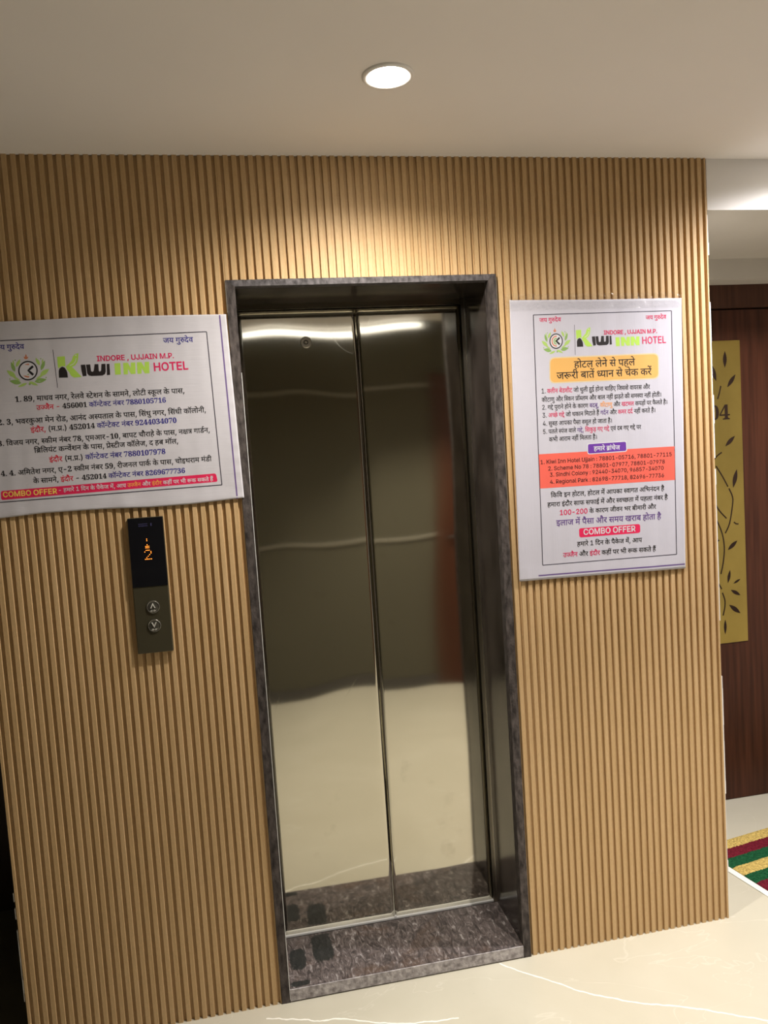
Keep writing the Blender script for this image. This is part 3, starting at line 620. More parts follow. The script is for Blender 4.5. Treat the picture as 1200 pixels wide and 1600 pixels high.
    16,-24,9,-29,3,-40,-4,-30,-10,-23,69,42,10,49,4,50,-6,44,-20,37,-34,33,-52,31,-73,29,-96,1,4,482,351,0,-81,-319,0,0,81,2,23,180,0,0,53,28,0,32,3,
    26,10,18,21,6,38,0,61,-277,0,0,61,284,467,139,0,0,-462,104,0,0,-66,-104,0,0,-61,6,-38,18,-21,26,-10,32,-3,13,0,0,-53,9,83,252,207,0,0,175,2,95,5,
    97,-15,-32,-24,-43,-23,-41,-17,-28,1,53,245,-10,-67,4,-53,14,-39,20,-26,24,-15,29,-5,30,6,31,16,21,26,13,32,4,10,-56,14,-26,21,-20,28,-14,37,-4,
    32,4,29,10,25,20,20,30,13,42,4,54,-9,65,-26,47,-43,27,-58,9,-63,-6,-48,-12,-46,18,32,346,378,0,5,-182,-57,0,-8,34,-13,28,-13,8,-20,2,-208,0,-16,
    -185,48,11,62,4,72,-6,62,-18,52,-30,39,-41,23,-54,8,-65,-6,-60,-18,-49,-27,-40,-35,-31,-40,-22,-44,-16,2,48,293,-10,-69,9,-61,27,-50,47,-37,65,
    -23,86,-8,106,4,80,13,74,22,68,31,58,40,47,49,37,58,22,68,8,58,-4,46,-12,33,-17,23,-23,13,-26,4,-28,-7,-29,-20,-25,-37,-18,-56,-6,-5,60,-20,50,
    -17,14,-24,5,-37,-8,-31,-22,-26,-39,-28,-83,-13,-112,54,25,37,9,47,3,57,-6,48,-18,41,-30,30,-42,18,-50,6,-61,-6,-67,-20,-58,-32,-49,-46,-37,-57,
    -23,16,296,56,34,10,26,30,17,51,6,74,-6,70,-19,49,-29,28,-38,9,-28,-4,-29,-11,-44,-33,9,-124,23,-85,23,-35,26,-22,2,24,280,-10,-82,12,-63,34,-46,
    55,-31,74,-18,90,-6,104,6,104,18,89,31,73,46,54,63,34,83,11,79,-11,62,-34,46,-54,32,-73,19,-90,6,-104,-6,-104,-19,-90,-32,-73,-47,-55,-62,-34,20,
    280,55,33,9,24,27,16,44,13,96,4,127,-4,127,-13,95,-16,44,-24,26,-32,9,-33,-9,-25,-26,-16,-44,-13,-95,-5,-127,5,-127,13,-96,16,-44,24,-27,2,8,170,
    551,0,-551,-81,0,0,551,-89,0,0,71,273,0,0,-71,18,298,863,-31,-85,-45,-56,-60,-32,-71,-10,-67,11,-59,33,-49,57,-39,82,71,24,28,-61,32,-43,38,-25,
    48,-9,50,9,34,28,25,44,19,59,2,4,0,622,373,0,0,-71,-373,0,17,204,298,0,-54,-4,-24,-10,-18,-16,-10,-21,-4,-25,5,-26,16,-46,51,-14,30,-5,28,3,21,10,
    16,19,11,29,3,287,0,0,-71,1,48,618,551,-166,0,0,-217,49,24,66,10,64,0,0,-71,-51,0,-41,-3,-31,-7,-56,-34,0,-253,-81,0,0,174,-59,-38,-40,-14,-46,-4,
    -46,5,-42,14,-38,24,-29,33,-19,44,-6,52,6,50,18,42,31,35,63,35,80,12,52,-4,43,-6,-6,-73,-41,7,-43,3,-51,-7,-39,-19,-24,-31,-8,-42,8,-46,23,-32,32,
    -20,38,-6,42,5,36,16,65,51,0,291,-371,0,0,71,618,0,1,16,-185,772,4,22,13,19,17,13,21,4,21,-4,18,-13,12,-19,4,-22,-4,-22,-12,-19,-18,-13,-21,-4,
    -21,4,-17,13,-13,19,2,32,585,551,-103,0,0,-551,-81,0,0,165,-65,-33,-43,-10,-52,-4,-53,5,-48,16,-39,25,-30,34,-19,40,-6,48,7,53,20,44,33,35,70,34,
    89,12,34,-2,39,-3,31,-5,-6,-69,-45,7,-50,3,-38,-3,135,-168,36,32,0,295,-401,0,0,71,585,0,9,127,287,8,-45,25,-32,38,-20,44,-6,34,3,32,8,-140,175,
    -31,-35,1,12,165,0,266,605,-263,0,-30,-6,-19,-17,-9,-28,-6,-50,-60,0,5,210,477,0,0,-49,-276,-665,1,47,35,0,0,103,148,151,55,59,40,52,28,47,18,45,
    10,46,3,50,-5,49,-16,34,-25,20,-32,7,-43,-11,-28,-32,-16,-55,-5,-75,-52,6,-41,16,-26,31,-9,46,6,35,19,32,30,28,43,22,55,13,67,5,69,-5,57,-15,45,
    -24,32,-34,20,-40,6,-48,-3,-34,-9,-34,-42,-72,-79,-90,-125,-123,-100,-95,233,0,29,4,24,14,18,22,12,29,8,31,59,0,-5,-210,1,69,243,-10,-68,4,-55,13,
    -41,20,-29,25,-16,28,-6,30,6,34,20,24,27,15,32,5,9,-56,25,-40,39,-24,50,-8,32,3,29,10,25,18,20,27,13,38,4,51,-10,52,-30,42,-49,28,-66,9,-62,0,0,
    62,66,0,56,10,40,30,23,47,8,60,-5,48,-16,37,-26,23,-36,8,-32,-6,-22,-17,-16,-25,-10,-33,-6,-74,-55,5,-41,17,-26,27,-8,40,14,49,42,41,69,28,96,9,
    96,-11,73,-31,34,-33,21,-40,7,-48,-11,-62,-33,-51,-49,-39,-60,-28,81,-27,38,-23,31,-31,21,-42,7,-52,-6,-56,-17,-46,-26,-38,-34,-29,-41,-21,-46,
    -15,1,55,174,632,66,-10,27,-15,24,-21,16,-23,13,-30,9,-41,3,-55,0,-116,201,0,0,230,-131,0,0,71,315,0,0,-71,-103,0,0,-551,-81,0,0,250,-201,0,0,-37,
    -4,-28,-10,-19,-16,-11,-19,-4,-40,13,-39,32,-29,41,-11,41,3,17,11,13,18,10,28,3,29,0,0,105,-5,72,-16,40,-26,22,-37,8,-24,-3,-17,-10,-10,-15,-4,
    -19,6,-25,18,-18,31,-12,49,-6,-8,-71,-67,12,-53,25,-33,38,-11,56,10,51,28,35,42,19,1,68,470,218,-5,-43,-15,-34,-26,-27,-50,-26,-62,-8,-55,7,-51,
    21,-47,36,-66,85,-64,127,71,26,45,-95,48,-73,35,-34,37,-20,40,-7,35,4,27,13,18,23,6,34,-5,35,-16,31,-52,54,-58,-6,-5,70,58,7,39,17,21,26,7,33,-6,
    31,-18,21,-25,12,-29,4,-67,-10,-64,-27,-25,69,64,26,42,9,46,3,69,-10,51,-29,31,-44,10,-54,-7,-48,-23,-40,-37,-32,20,-20,74,-5,57,3,51,10,0,188,
    -73,0,0,71,517,0,0,-71,-104,0,0,-551,-81,0,0,551,-178,0,0,-551,-81,0,0,290,-47,-8,-49,-3,-43,3,11,-31,1,53,358,222,-58,-7,-52,-18,-43,31,-36,35,
    -24,41,-8,48,10,48,27,33,54,25,80,7,93,0,0,86,-401,0,0,71,592,0,0,-71,-110,0,0,-157,-184,0,-44,-3,-22,-10,-11,-15,-4,-19,3,-22,11,-19,30,-29,48,
    13,53,4,68,-9,55,-29,27,-28,17,-34,5,-40,-12,-61,-37,-49,-61,-33,-87,-11,-93,11,-82,33,-73,50,-64,64,61,49,58,-59,58,-42,64,-24,71,-8,64,9,39,26,
    13,43,-6,31,-19,21,-29,14,1,64,470,218,-5,-43,-15,-34,-26,-27,-50,-26,-62,-8,-55,7,-51,21,-47,36,-66,85,-64,127,71,26,45,-95,48,-73,35,-34,37,-20,
    40,-7,35,4,27,13,18,23,6,34,-5,35,-16,31,-52,54,-58,-6,-5,70,58,7,39,17,21,26,7,33,-6,31,-18,21,-25,12,-29,4,-67,-10,-64,-27,-25,69,64,26,42,9,46,
    3,69,-10,51,-29,31,-44,10,-54,-7,-48,-23,-40,-37,-32,20,-20,74,-5,57,3,51,10,0,188,-73,0,0,71,258,0,0,-71,-104,0,0,-551,-81,0,0,290,-47,-8,-49,-3,
    -43,3,11,-31,3,42,899,551,0,-551,-81,0,0,191,-63,-32,-37,-10,-44,-3,-38,3,-34,11,-30,15,-24,19,-24,32,-16,40,-58,-12,-70,-3,-88,7,-80,19,-45,-24,
    97,-107,116,-104,-54,-54,-106,99,-87,94,-60,75,-27,49,-6,35,4,18,11,18,20,13,29,4,23,-3,21,-8,33,-32,18,22,11,26,7,60,-5,54,-11,39,-201,0,0,71,
    1003,0,0,-71,10,369,322,67,4,63,12,0,20,0,193,-218,0,12,-40,5,-53,-10,-73,-26,-52,11,818,551,-238,0,0,-182,3,-65,9,-38,18,-26,30,-17,43,-6,39,5,
    36,14,60,44,1,33,481,551,0,-551,-81,0,0,328,-109,0,-91,-6,-28,-9,-22,-14,-18,-25,-6,-37,9,-48,28,-47,45,-48,63,-54,-54,-52,-85,80,-36,41,-28,42,
    -17,44,-6,47,3,33,10,30,35,46,32,22,38,15,48,8,61,3,128,0,0,152,-400,0,0,71,584,0,0,-71,1,33,89,551,-89,0,0,71,80,0,-20,47,-7,55,6,49,20,41,32,35,
    43,26,52,16,60,5,90,-8,84,-26,76,-42,69,-57,63,-68,56,-80,-84,0,-105,116,-113,70,-119,23,-62,-7,-47,-23,-30,-34,-10,-46,10,-52,21,-40,108,0,0,-71,
    -103,0,0,-551,-81,0,1,61,271,222,-58,-7,-52,-18,-43,31,-36,35,-24,41,-8,48,10,48,27,33,54,25,80,7,93,0,0,86,-314,0,0,71,505,0,0,-71,-110,0,0,-157,
    -184,0,-44,-3,-22,-10,-11,-15,-4,-19,4,-22,10,-19,30,-29,48,13,53,4,68,-9,55,-29,27,-28,17,-34,5,-40,-10,-58,-31,-44,-50,-31,-67,-17,61,-23,65,
    -21,-33,-70,-109,54,-97,57,-53,6,-41,11,-25,19,-9,28,3,20,11,17,16,10,23,4,41,-10,52,-36,25,-2,62,5,47,15,28,27,10,38,-6,29,-18,22,-30,14,2,8,170,
    551,0,-551,-81,0,0,551,-89,0,0,71,273,0,0,-71,30,80,615,-50,59,-44,24,-47,5,-41,-6,-41,-15,-26,69,48,16,54,6,43,-5,37,-16,32,-26,27,-34,4,2,-39,
    80,-20,25,-21,16,-24,9,-29,3,-40,-4,-30,-10,-23,69,42,10,49,4,50,-6,43,-20,38,-34,34,-52,30,-73,29,-96,1,20,125,296,4,82,12,85,19,86,26,82,30,76,
    34,65,86,0,-65,-160,-42,-164,-11,-78,-4,-74,3,-65,10,-66,40,-140,69,-161,-86,0,-54,107,-40,109,-23,109,2,18,45,53,169,100,-48,15,-38,26,-22,29,
    -15,35,-9,43,-3,57,0,193,-79,0,0,71,583,0,0,-71,-104,0,0,-551,-81,0,0,193,-306,-206,11,398,551,-238,0,0,-182,3,-65,9,-38,18,-26,30,-17,42,-6,38,5,
    37,14,61,44,1,21,55,-136,70,164,39,140,10,65,3,63,-4,74,-11,78,-42,164,-30,82,-35,78,85,0,35,-65,30,-76,26,-82,19,-86,12,-85,4,-82,-8,-109,-24,
    -109,-40,-109,-54,-105,1,45,568,551,-94,0,0,-171,-8,-81,-10,-28,-15,-25,-30,-27,-39,-18,-49,-9,-16,74,37,10,26,16,18,30,5,58,0,171,-233,0,0,-198,
    3,-75,13,-48,30,-34,54,-36,110,-62,54,-35,36,-33,19,-37,7,-46,-4,-39,-12,-36,-31,-56,-72,42,25,42,11,45,-8,33,-32,32,-73,46,-87,50,-67,48,-24,26,
    -17,32,-12,44,-4,60,0,235,-79,0,0,71,568,0,1,38,649,551,-104,0,0,-551,-80,0,0,165,-62,-32,-39,-11,-47,-4,-70,11,-57,32,-27,32,-17,38,-5,44,3,28,
    10,27,31,41,-147,-2,0,72,293,0,36,-1,22,0,-7,-70,-32,0,-52,-6,-42,-18,-26,-31,-9,-41,7,-38,22,-26,31,-17,36,-5,46,5,39,17,63,50,0,291,-465,0,0,71,
    649,0,1,60,321,69,33,13,26,16,17,22,6,28,-7,34,-22,26,-38,16,-56,5,-61,-7,-45,-22,-27,-33,-9,-43,12,-60,17,-31,29,-33,106,-89,-54,-53,-81,69,-59,
    64,-38,66,-12,73,4,36,12,32,18,27,23,23,-33,44,-10,28,-3,32,10,48,27,33,52,25,71,7,132,0,0,86,-361,0,0,71,546,0,0,-71,-104,0,0,-157,-212,0,-44,-3,
    -22,-10,-11,-15,-4,-19,10,-35,24,-28,49,12,52,4,63,-5,49,-16,38,-24,26,-31,16,-34,5,-37,-9,-53,-25,-43,-42,-33,-57,-22,2,72,623,551,0,-551,-81,0,
    0,325,-66,-23,-86,-9,-92,10,-73,23,-72,-56,-19,-28,-6,-34,10,-40,14,-19,22,-15,31,-11,42,-3,22,1,-6,36,5,27,15,18,21,11,24,3,36,-6,27,-20,17,-26,
    5,-28,-3,-25,-10,-19,-35,-26,37,-44,46,-46,-58,-41,-52,61,-40,57,-26,-3,-27,0,-55,5,-49,15,-40,25,-30,31,-19,38,-6,41,9,50,25,41,39,35,45,30,-39,
    31,-28,34,-17,38,-6,43,10,49,30,40,50,27,67,9,58,-7,49,-22,33,-37,11,-51,-6,-44,-17,-37,-27,-32,-37,-29,41,-7,43,-2,85,10,40,15,38,22,0,140,-89,0,
    0,71,274,0,0,-71,15,153,502,5,-31,16,-29,24,-24,30,-19,42,34,25,35,8,38,-4,22,-13,20,-23,14,-34,4,-31,-4,-24,-13,-16,-20,1,27,127,65,-47,67,246,
    149,-39,46,-33,31,-34,16,-39,6,-57,-8,-69,-29,-28,74,71,27,39,9,42,3,38,-3,34,-9,32,-17,31,-25,68,-76,0,225,-382,0,0,71,566,0,0,-71,-103,0,0,-551,
    -81,0,0,234,1,20,-190,615,-36,73,-10,38,-4,36,11,59,33,41,50,26,61,8,59,-6,47,-18,-22,-66,-36,15,-41,6,-35,-6,-26,-17,-16,-25,-5,-32,3,-33,11,-32,
    38,-67,2,31,57,41,147,83,-64,18,-50,34,-33,48,-11,62,7,53,20,44,33,35,70,34,89,12,34,-2,39,-3,31,-5,-6,-69,-45,7,-50,3,-38,-3,135,-168,36,32,0,
    295,-401,0,0,71,585,0,0,-71,-103,0,0,-551,-81,0,0,168,-23,-13,-274,-179,9,127,287,8,-45,25,-32,38,-20,44,-6,34,3,32,8,-140,175,-31,-35,2,17,-169,
    615,-41,125,-22,38,-24,26,-27,14,-32,5,-39,-5,-31,-9,-24,73,42,10,49,4,50,-6,44,-20,37,-34,33,-52,31,-73,29,-96,16,-113,821,4,22,13,19,17,13,21,4,
    21,-4,19,-13,12,-19,4,-22,-4,-22,-12,-19,-19,-13,-21,-4,-21,4,-17,13,-13,19,1,58,553,551,0,-551,-81,0,0,180,-69,-34,-44,-10,-51,-4,-79,12,-65,36,
    -50,60,-31,82,81,24,52,32,29,40,10,49,-6,44,-17,31,-27,20,-34,6,-23,-3,-18,-9,-12,-15,-4,-20,9,-29,27,-20,45,-11,-8,-70,-58,14,-45,25,-28,38,-10,
    51,9,49,27,36,41,21,49,7,40,-4,38,-14,35,-22,27,-31,18,-41,6,-51,-10,-67,-30,-53,-48,-42,-66,-33,24,-31,28,-23,34,-13,46,-4,48,5,41,15,36,23,33,
    29,0,276,-82,0,0,71,266,0,0,-71,1,54,382,-10,-88,12,-78,33,-65,55,-50,74,-31,92,-10,107,10,108,31,92,50,74,65,55,78,34,88,11,54,-4,51,-12,46,-20,
    42,-27,36,-34,29,-41,22,-47,14,-53,-93,0,-11,35,-16,30,-20,27,-26,21,-59,30,-69,9,-62,-8,-56,-25,-47,-41,-36,-56,-23,-72,-8,-86,8,-85,23,-72,36,
    -56,48,-41,55,-25,62,-8,69,10,59,29,26,22,20,26,16,31,11,35,93,0,-14,-53,-22,-47,-29,-40,-36,-35,-41,-27,-47,-20,-51,-13,3,27,88,0,0,728,258,0,69,
    -7,56,-20,44,-30,30,-39,18,-46,6,-51,-4,-43,-12,-35,-19,-27,-25,-21,-59,-27,0,-7,34,-7,34,-16,31,-26,26,-35,17,-44,6,-53,-7,-52,-18,-47,-33,-39,
    -46,-30,-62,-20,-78,-6,13,181,82,171,0,72,8,48,25,27,36,9,44,-4,35,-14,32,-23,28,-30,22,-37,13,-44,5,-175,0,13,181,408,160,0,37,4,34,12,28,18,22,
    25,14,30,4,36,-8,43,-24,37,-43,24,-61,9,-163,0,1,10,88,0,0,728,440,0,0,-82,-347,0,0,-250,314,0,0,-82,-314,0,0,-314,2,4,110,0,0,78,450,0,0,-78,8,
    396,728,0,-728,-91,0,0,642,-5,0,-176,-131,0,100,158,117,2,68,470,218,-5,-43,-15,-34,-26,-27,-50,-26,-62,-8,-55,7,-51,21,-47,36,-66,85,-64,127,71,
    26,45,-95,48,-73,35,-34,37,-20,40,-7,35,4,27,13,18,23,6,34,-5,35,-16,31,-52,54,-58,-6,-5,70,58,7,39,17,21,26,7,33,-6,31,-18,21,-25,12,-29,4,-67,
    -10,-64,-27,-25,69,64,26,42,9,46,3,69,-10,51,-29,31,-44,10,-54,-7,-48,-23,-40,-37,-32,20,-20,74,-5,57,3,51,10,0,188,-73,0,0,71,517,0,0,-71,-104,0,
    0,-551,-81,0,0,551,-178,0,0,-551,-81,0,0,290,-47,-8,-49,-3,-43,3,11,-31,30,844,615,-50,59,-44,24,-47,5,-41,-6,-41,-15,-26,69,48,16,54,6,43,-5,37,
    -16,32,-26,27,-34,4,2,-39,80,-20,25,-21,16,-24,9,-29,3,-40,-4,-30,-10,-23,69,42,10,49,4,50,-6,43,-20,38,-34,34,-52,30,-73,29,-96,2,32,-185,615,
    -26,67,-9,66,10,59,32,47,50,32,67,10,55,-7,45,-21,37,-37,32,-53,28,-69,27,-87,110,0,0,-71,-103,0,0,-551,-81,0,0,551,-89,0,0,71,87,0,-29,90,-30,64,
    -36,37,-49,12,-35,-6,-26,-19,-16,-29,-5,-38,10,-61,24,-57,16,152,816,4,22,12,19,18,13,21,4,21,-4,18,-13,12,-19,4,-22,-4,-22,-12,-19,-18,-13,-21,
    -4,-21,4,-18,13,-12,19,1,67,498,159,-55,10,-45,29,-30,45,-10,57,0,4,-34,14,-40,8,-52,-40,-65,-32,105,-108,123,-104,-54,-54,-111,99,-92,94,-63,75,
    -29,49,-6,35,4,18,11,18,20,13,29,4,23,-3,21,-8,33,-33,34,23,23,27,14,32,4,37,-5,46,-12,37,-239,0,0,71,801,0,0,-71,-481,0,12,-41,4,-52,-11,-68,53,
    -17,22,25,28,21,37,13,45,5,57,-7,51,-20,43,-33,39,-41,34,-50,30,-54,-63,-34,-45,75,-45,53,-47,32,-52,11,-37,-5,-26,-16,-15,-24,-5,-26,5,-32,16,
    -20,23,-12,27,-4,30,2,31,10,24,-67,-47,-13,2,30,-179,615,-49,59,-44,24,-48,5,-41,-6,-41,-15,-26,69,48,16,54,6,42,-5,38,-16,32,-26,27,-34,4,2,-39,
    80,-20,25,-21,16,-24,9,-29,3,-40,-4,-30,-10,-23,69,42,10,49,4,50,-6,44,-20,37,-34,33,-52,31,-73,29,-96,16,-113,816,4,22,13,19,17,13,21,4,21,-4,19,
    -13,12,-19,4,-22,-4,-22,-12,-19,-19,-13,-21,-4,-21,4,-17,13,-13,19,1,57,482,178,-39,-29,-43,-24,-52,-17,-65,-5,-70,10,-55,31,-35,47,-12,60,9,52,
    28,45,-43,22,-33,32,-23,40,-7,51,10,55,31,44,47,30,57,10,49,-7,40,-21,26,-32,9,-41,-10,-45,-30,-43,-61,39,16,22,4,22,-10,28,-14,11,-22,3,-26,-6,
    -22,-16,-15,-25,-5,-32,4,-29,12,-22,17,-17,23,-12,51,-12,65,8,24,-1,21,-2,-7,-70,-14,1,-14,0,-45,-5,-33,-16,-22,-24,-7,-34,7,-36,22,-25,32,-15,40,
    -5,49,5,41,17,63,50,2,61,271,222,-58,-7,-52,-18,-43,31,-36,35,-24,41,-8,48,10,48,27,33,54,25,80,7,93,0,0,86,-314,0,0,71,505,0,0,-71,-110,0,0,-157,
    -184,0,-44,-3,-22,-10,-11,-15,-4,-19,4,-22,10,-19,30,-29,48,13,53,4,68,-9,55,-29,27,-28,17,-34,5,-40,-10,-58,-31,-44,-50,-31,-67,-17,61,-23,65,
    -21,-33,-70,-109,54,-97,57,-53,6,-41,11,-25,19,-9,28,3,20,11,17,16,10,23,4,41,-10,52,-36,25,-2,62,5,47,15,28,27,10,38,-6,29,-18,22,-30,14,20,293,
    615,-35,73,-11,38,-4,36,11,59,34,41,49,26,61,8,59,-6,47,-18,-22,-66,-36,15,-41,6,-35,-6,-26,-17,-16,-25,-5,-32,3,-33,10,-32,39,-67,2,23,634,551,0,
    -551,-81,0,0,551,-133,0,0,-230,-8,-71,-27,-52,-24,-22,-30,-16,-37,-11,-43,-3,-57,7,-45,19,-35,33,-15,26,-11,32,-9,89,0,199,-79,0,0,71,737,0,0,-71,
    11,249,217,44,8,28,24,15,39,3,65,0,198,-179,0,0,-198,4,-62,14,-40,28,-25,3,4,0,622,416,0,0,-71,-416,0,26,439,193,-40,-29,-45,-24,-52,-16,-61,-6,
    -53,5,-48,16,-39,25,-30,34,-19,40,-6,48,7,53,20,44,33,35,70,34,89,12,34,-2,39,-3,31,-5,-6,-69,-45,7,-50,3,-38,-3,135,-167,19,15,17,16,9,127,287,8,
    -45,25,-32,38,-20,44,-6,34,3,32,8,-140,175,-31,-35,2,52,271,222,-58,-7,-52,-18,-43,31,-36,35,-24,41,-8,48,10,48,27,33,51,25,80,7,96,0,0,86,-314,0,
    0,71,771,0,0,-71,-104,0,0,-551,-81,0,0,209,-49,-9,-53,-3,-46,5,9,-48,-10,-58,-31,-44,-50,-31,-67,-17,61,-23,65,-21,-33,-70,-109,54,-97,57,-53,6,
    -41,11,-25,19,-9,28,3,20,11,17,16,10,23,4,41,-10,52,-36,25,-2,62,5,47,15,28,27,10,38,-6,29,-18,22,-30,14,19,480,268,54,4,52,11,0,268,-191,0,0,
    -157,-184,0,-44,-3,-22,-10,-11,-15,-4,-19,4,-22,10,-19,30,-29,48,13,53,4,40,-3,37,-10,58,-9,2,53,358,222,-58,-7,-52,-18,-43,31,-36,35,-24,41,-8,
    48,10,48,27,33,54,25,80,7,93,0,0,86,-401,0,0,71,592,0,0,-71,-110,0,0,-157,-184,0,-44,-3,-22,-10,-11,-15,-4,-19,3,-22,11,-19,30,-29,48,13,53,4,68,
    -9,55,-29,27,-28,17,-34,5,-40,-12,-61,-37,-49,-61,-33,-87,-11,-93,11,-82,33,-73,50,-64,64,61,49,58,-59,58,-42,64,-24,71,-8,64,9,39,26,13,43,-6,31,
    -19,21,-29,14,16,257,-134,4,22,13,19,17,13,21,4,21,-4,18,-13,12,-19,4,-22,-4,-23,-12,-19,-18,-12,-21,-4,-21,4,-17,12,-13,19,1,4,194,622,81,0,0,
    -622,-81,0,1,41,92,0,0,67,242,262,67,77,41,63,10,31,4,33,-5,36,-13,30,-22,25,-27,18,-33,11,-37,4,-39,-4,-33,-13,-27,-20,-20,-27,-13,-34,-4,-38,
    -89,0,8,61,22,52,35,44,46,32,55,21,61,6,62,-6,53,-21,45,-32,34,-41,21,-48,7,-55,-3,-39,-11,-38,-19,-40,-31,-44,-100,-116,-159,-170,0,-5,336,0,0,
    -82,1,71,434,-169,-40,68,-31,62,-27,-3,-30,-1,-58,5,-54,13,-47,23,-37,32,-24,43,-8,53,8,55,25,47,-27,24,-22,28,-15,34,-5,38,10,48,27,33,25,15,27,
    10,71,7,113,0,0,86,-315,0,0,71,554,0,0,-71,-158,0,0,-157,-193,0,-44,-3,-22,-10,-11,-15,-4,-19,3,-21,10,-19,33,-32,54,19,63,7,38,-1,32,-4,-5,-73,
    -61,5,-56,-7,-41,-21,-26,-31,-8,-39,6,-38,17,-27,26,-18,33,-11,70,-8,10,0,12,1,-4,19,-2,16,5,30,16,20,22,10,24,4,38,-6,27,-18,17,-26,6,-28,-3,-28,
    -11,-22,-16,-15,-21,-10,29,-51,41,-60,2,28,729,551,0,-551,-81,0,0,45,-76,-29,-84,-9,-106,13,-100,40,-99,72,-98,107,-36,57,-9,42,4,20,11,18,20,13,
    29,4,23,-3,21,-8,33,-32,18,22,11,26,7,60,-3,50,-13,43,-201,0,0,71,833,0,0,-71,45,534,232,34,4,30,10,50,34,0,271,-367,0,13,-42,4,-51,-9,-74,-26,
    -56,-42,-43,-55,-32,72,-74,76,-55,82,-34,94,-11,82,10,38,13,38,20,0,76,-55,-24,-72,-10,-45,5,-40,15,-33,23,-25,31,-17,38,-5,43,5,45,16,38,27,30,
    56,31,71,10,44,-3,41,-7,-6,-69,-34,7,-36,3,-43,-6,-33,-16,-20,-28,-7,-38,7,-37,20,-27,32,-15,3,8,170,551,0,-551,-81,0,0,551,-89,0,0,71,273,0,0,
    -71,17,90,615,-42,125,-21,38,-24,26,-27,14,-32,5,-39,-5,-31,-9,-24,73,42,10,49,4,50,-6,43,-20,38,-34,34,-52,30,-73,29,-96,16,146,821,4,22,12,19,
    18,13,21,4,21,-4,18,-13,13,-19,4,-22,-4,-22,-13,-19,-18,-13,-21,-4,-21,4,-18,13,-12,19,2,44,460,551,0,-202,54,37,30,10,34,3,59,-10,47,-31,31,-51,
    10,-68,-4,-47,-11,-51,-20,-51,-30,-51,-72,41,23,34,18,40,12,42,4,41,-5,41,-15,29,-24,17,-31,6,-36,-8,-36,-24,-38,-41,0,-257,-81,0,0,193,-56,-33,
    -35,-10,-40,-4,-38,4,-34,10,-29,17,-22,20,-21,31,-14,34,-8,40,-3,52,0,197,-79,0,0,71,786,0,0,-71,11,160,551,0,-191,6,-79,8,-22,14,-19,25,-17,35,
    -6,39,4,34,13,58,44,0,273,1,47,310,-10,-63,6,-58,17,-50,28,-39,38,-27,48,-12,57,95,0,8,-34,17,-28,24,-22,31,-16,36,-9,39,-3,42,4,38,11,32,19,25,
    26,15,33,5,41,-4,37,-14,35,-24,30,-34,24,-47,15,-59,5,-60,0,0,74,184,214,0,6,-313,0,0,82,435,0,0,-68,-229,-264,0,15,74,-1,63,-18,51,-32,38,-44,24,
    -53,8,-58,-9,-59,-24,-52,-38,-43,-50,-33,-61,-21,2,85,0,622,1121,0,0,-71,-180,0,0,-74,47,-20,38,-35,25,-50,8,-64,-6,-57,-19,-56,-30,-52,-42,-47,
    -51,-40,-61,-30,-70,-20,-78,-6,-85,10,-61,32,-37,47,-12,58,7,43,24,41,-37,23,-29,30,-17,35,-6,40,11,53,34,39,52,24,66,8,43,-3,39,-7,-6,-69,-32,8,
    -38,3,-49,-7,-29,-22,-10,-36,6,-26,16,-19,25,-14,31,-10,64,9,23,-1,19,-2,-6,-70,-14,1,-12,0,-52,-8,-32,-23,-10,-39,8,-35,23,-24,36,-14,47,-5,74,8,
    66,24,57,37,43,48,29,58,9,65,-6,43,-17,35,-27,23,-37,8,-29,-5,-20,-13,-10,-20,-4,-23,7,-30,19,-28,35,-22,50,-17,-33,-63,-70,28,-48,36,-28,45,-9,
    49,7,44,20,38,34,28,47,15,0,70,-861,0,30,505,198,-81,-56,-49,-18,-58,-6,-70,11,-57,32,-27,32,-17,38,-5,44,3,28,10,27,31,41,-147,-2,0,72,293,0,36,
    -1,22,0,-7,-70,-32,0,-52,-6,-42,-18,-26,-31,-9,-41,7,-38,22,-26,31,-17,36,-5,44,5,37,15,59,45,2,8,59,148,0,76,290,504,91,0,-283,-493,0,-6,432,0,0,
    -81,6,402,0,0,170,0,36,0,248,88,0,0,-454,1,51,315,-10,-60,7,-54,18,-46,30,-35,39,-24,47,-9,53,90,0,7,-31,15,-27,22,-23,27,-17,32,-11,35,-3,42,5,
    37,15,30,25,24,32,14,39,5,43,-5,44,-15,40,-24,33,-32,25,-38,16,-43,6,-69,-11,-56,-28,-87,11,43,361,383,0,0,-82,-305,0,-25,-212,4,0,57,30,35,9,37,
    3,48,-4,44,-14,39,-22,34,-29,28,-36,21,-41,13,-47,4,-51,-8,-66,-23,-58,-38,-49,-49,-37,-58,-24,3,9,151,208,0,99,50,66,50,61,54,59,217,235,122,0,
    -311,-333,-5,0,7,88,0,0,728,93,0,0,-249,-2,-157,2,-46,0,-276,4,534,0,-263,370,58,72,315,-442,2,4,77,0,0,546,88,0,0,-546,16,122,635,-24,5,-19,12,
    -14,19,-4,22,4,23,14,19,19,12,24,4,23,-4,20,-12,14,-19,4,-23,-4,-22,-14,-19,-20,-12,1,30,200,0,-166,546,93,0,67,-238,29,-111,31,-140,-15,0,30,137,
    29,114,65,238,94,0,64,-238,29,-112,30,-139,-16,0,31,138,30,113,66,238,93,0,-165,-546,-88,0,-71,247,-21,77,-20,80,-20,83,20,0,-20,-83,-20,-81,-21,
    -76,-71,-247,1,29,165,327,0,-327,-88,0,0,546,85,0,0,-132,-12,0,30,64,41,43,50,24,58,8,52,-6,45,-17,37,-28,27,-40,18,-52,6,-63,0,-347,-88,0,0,339,
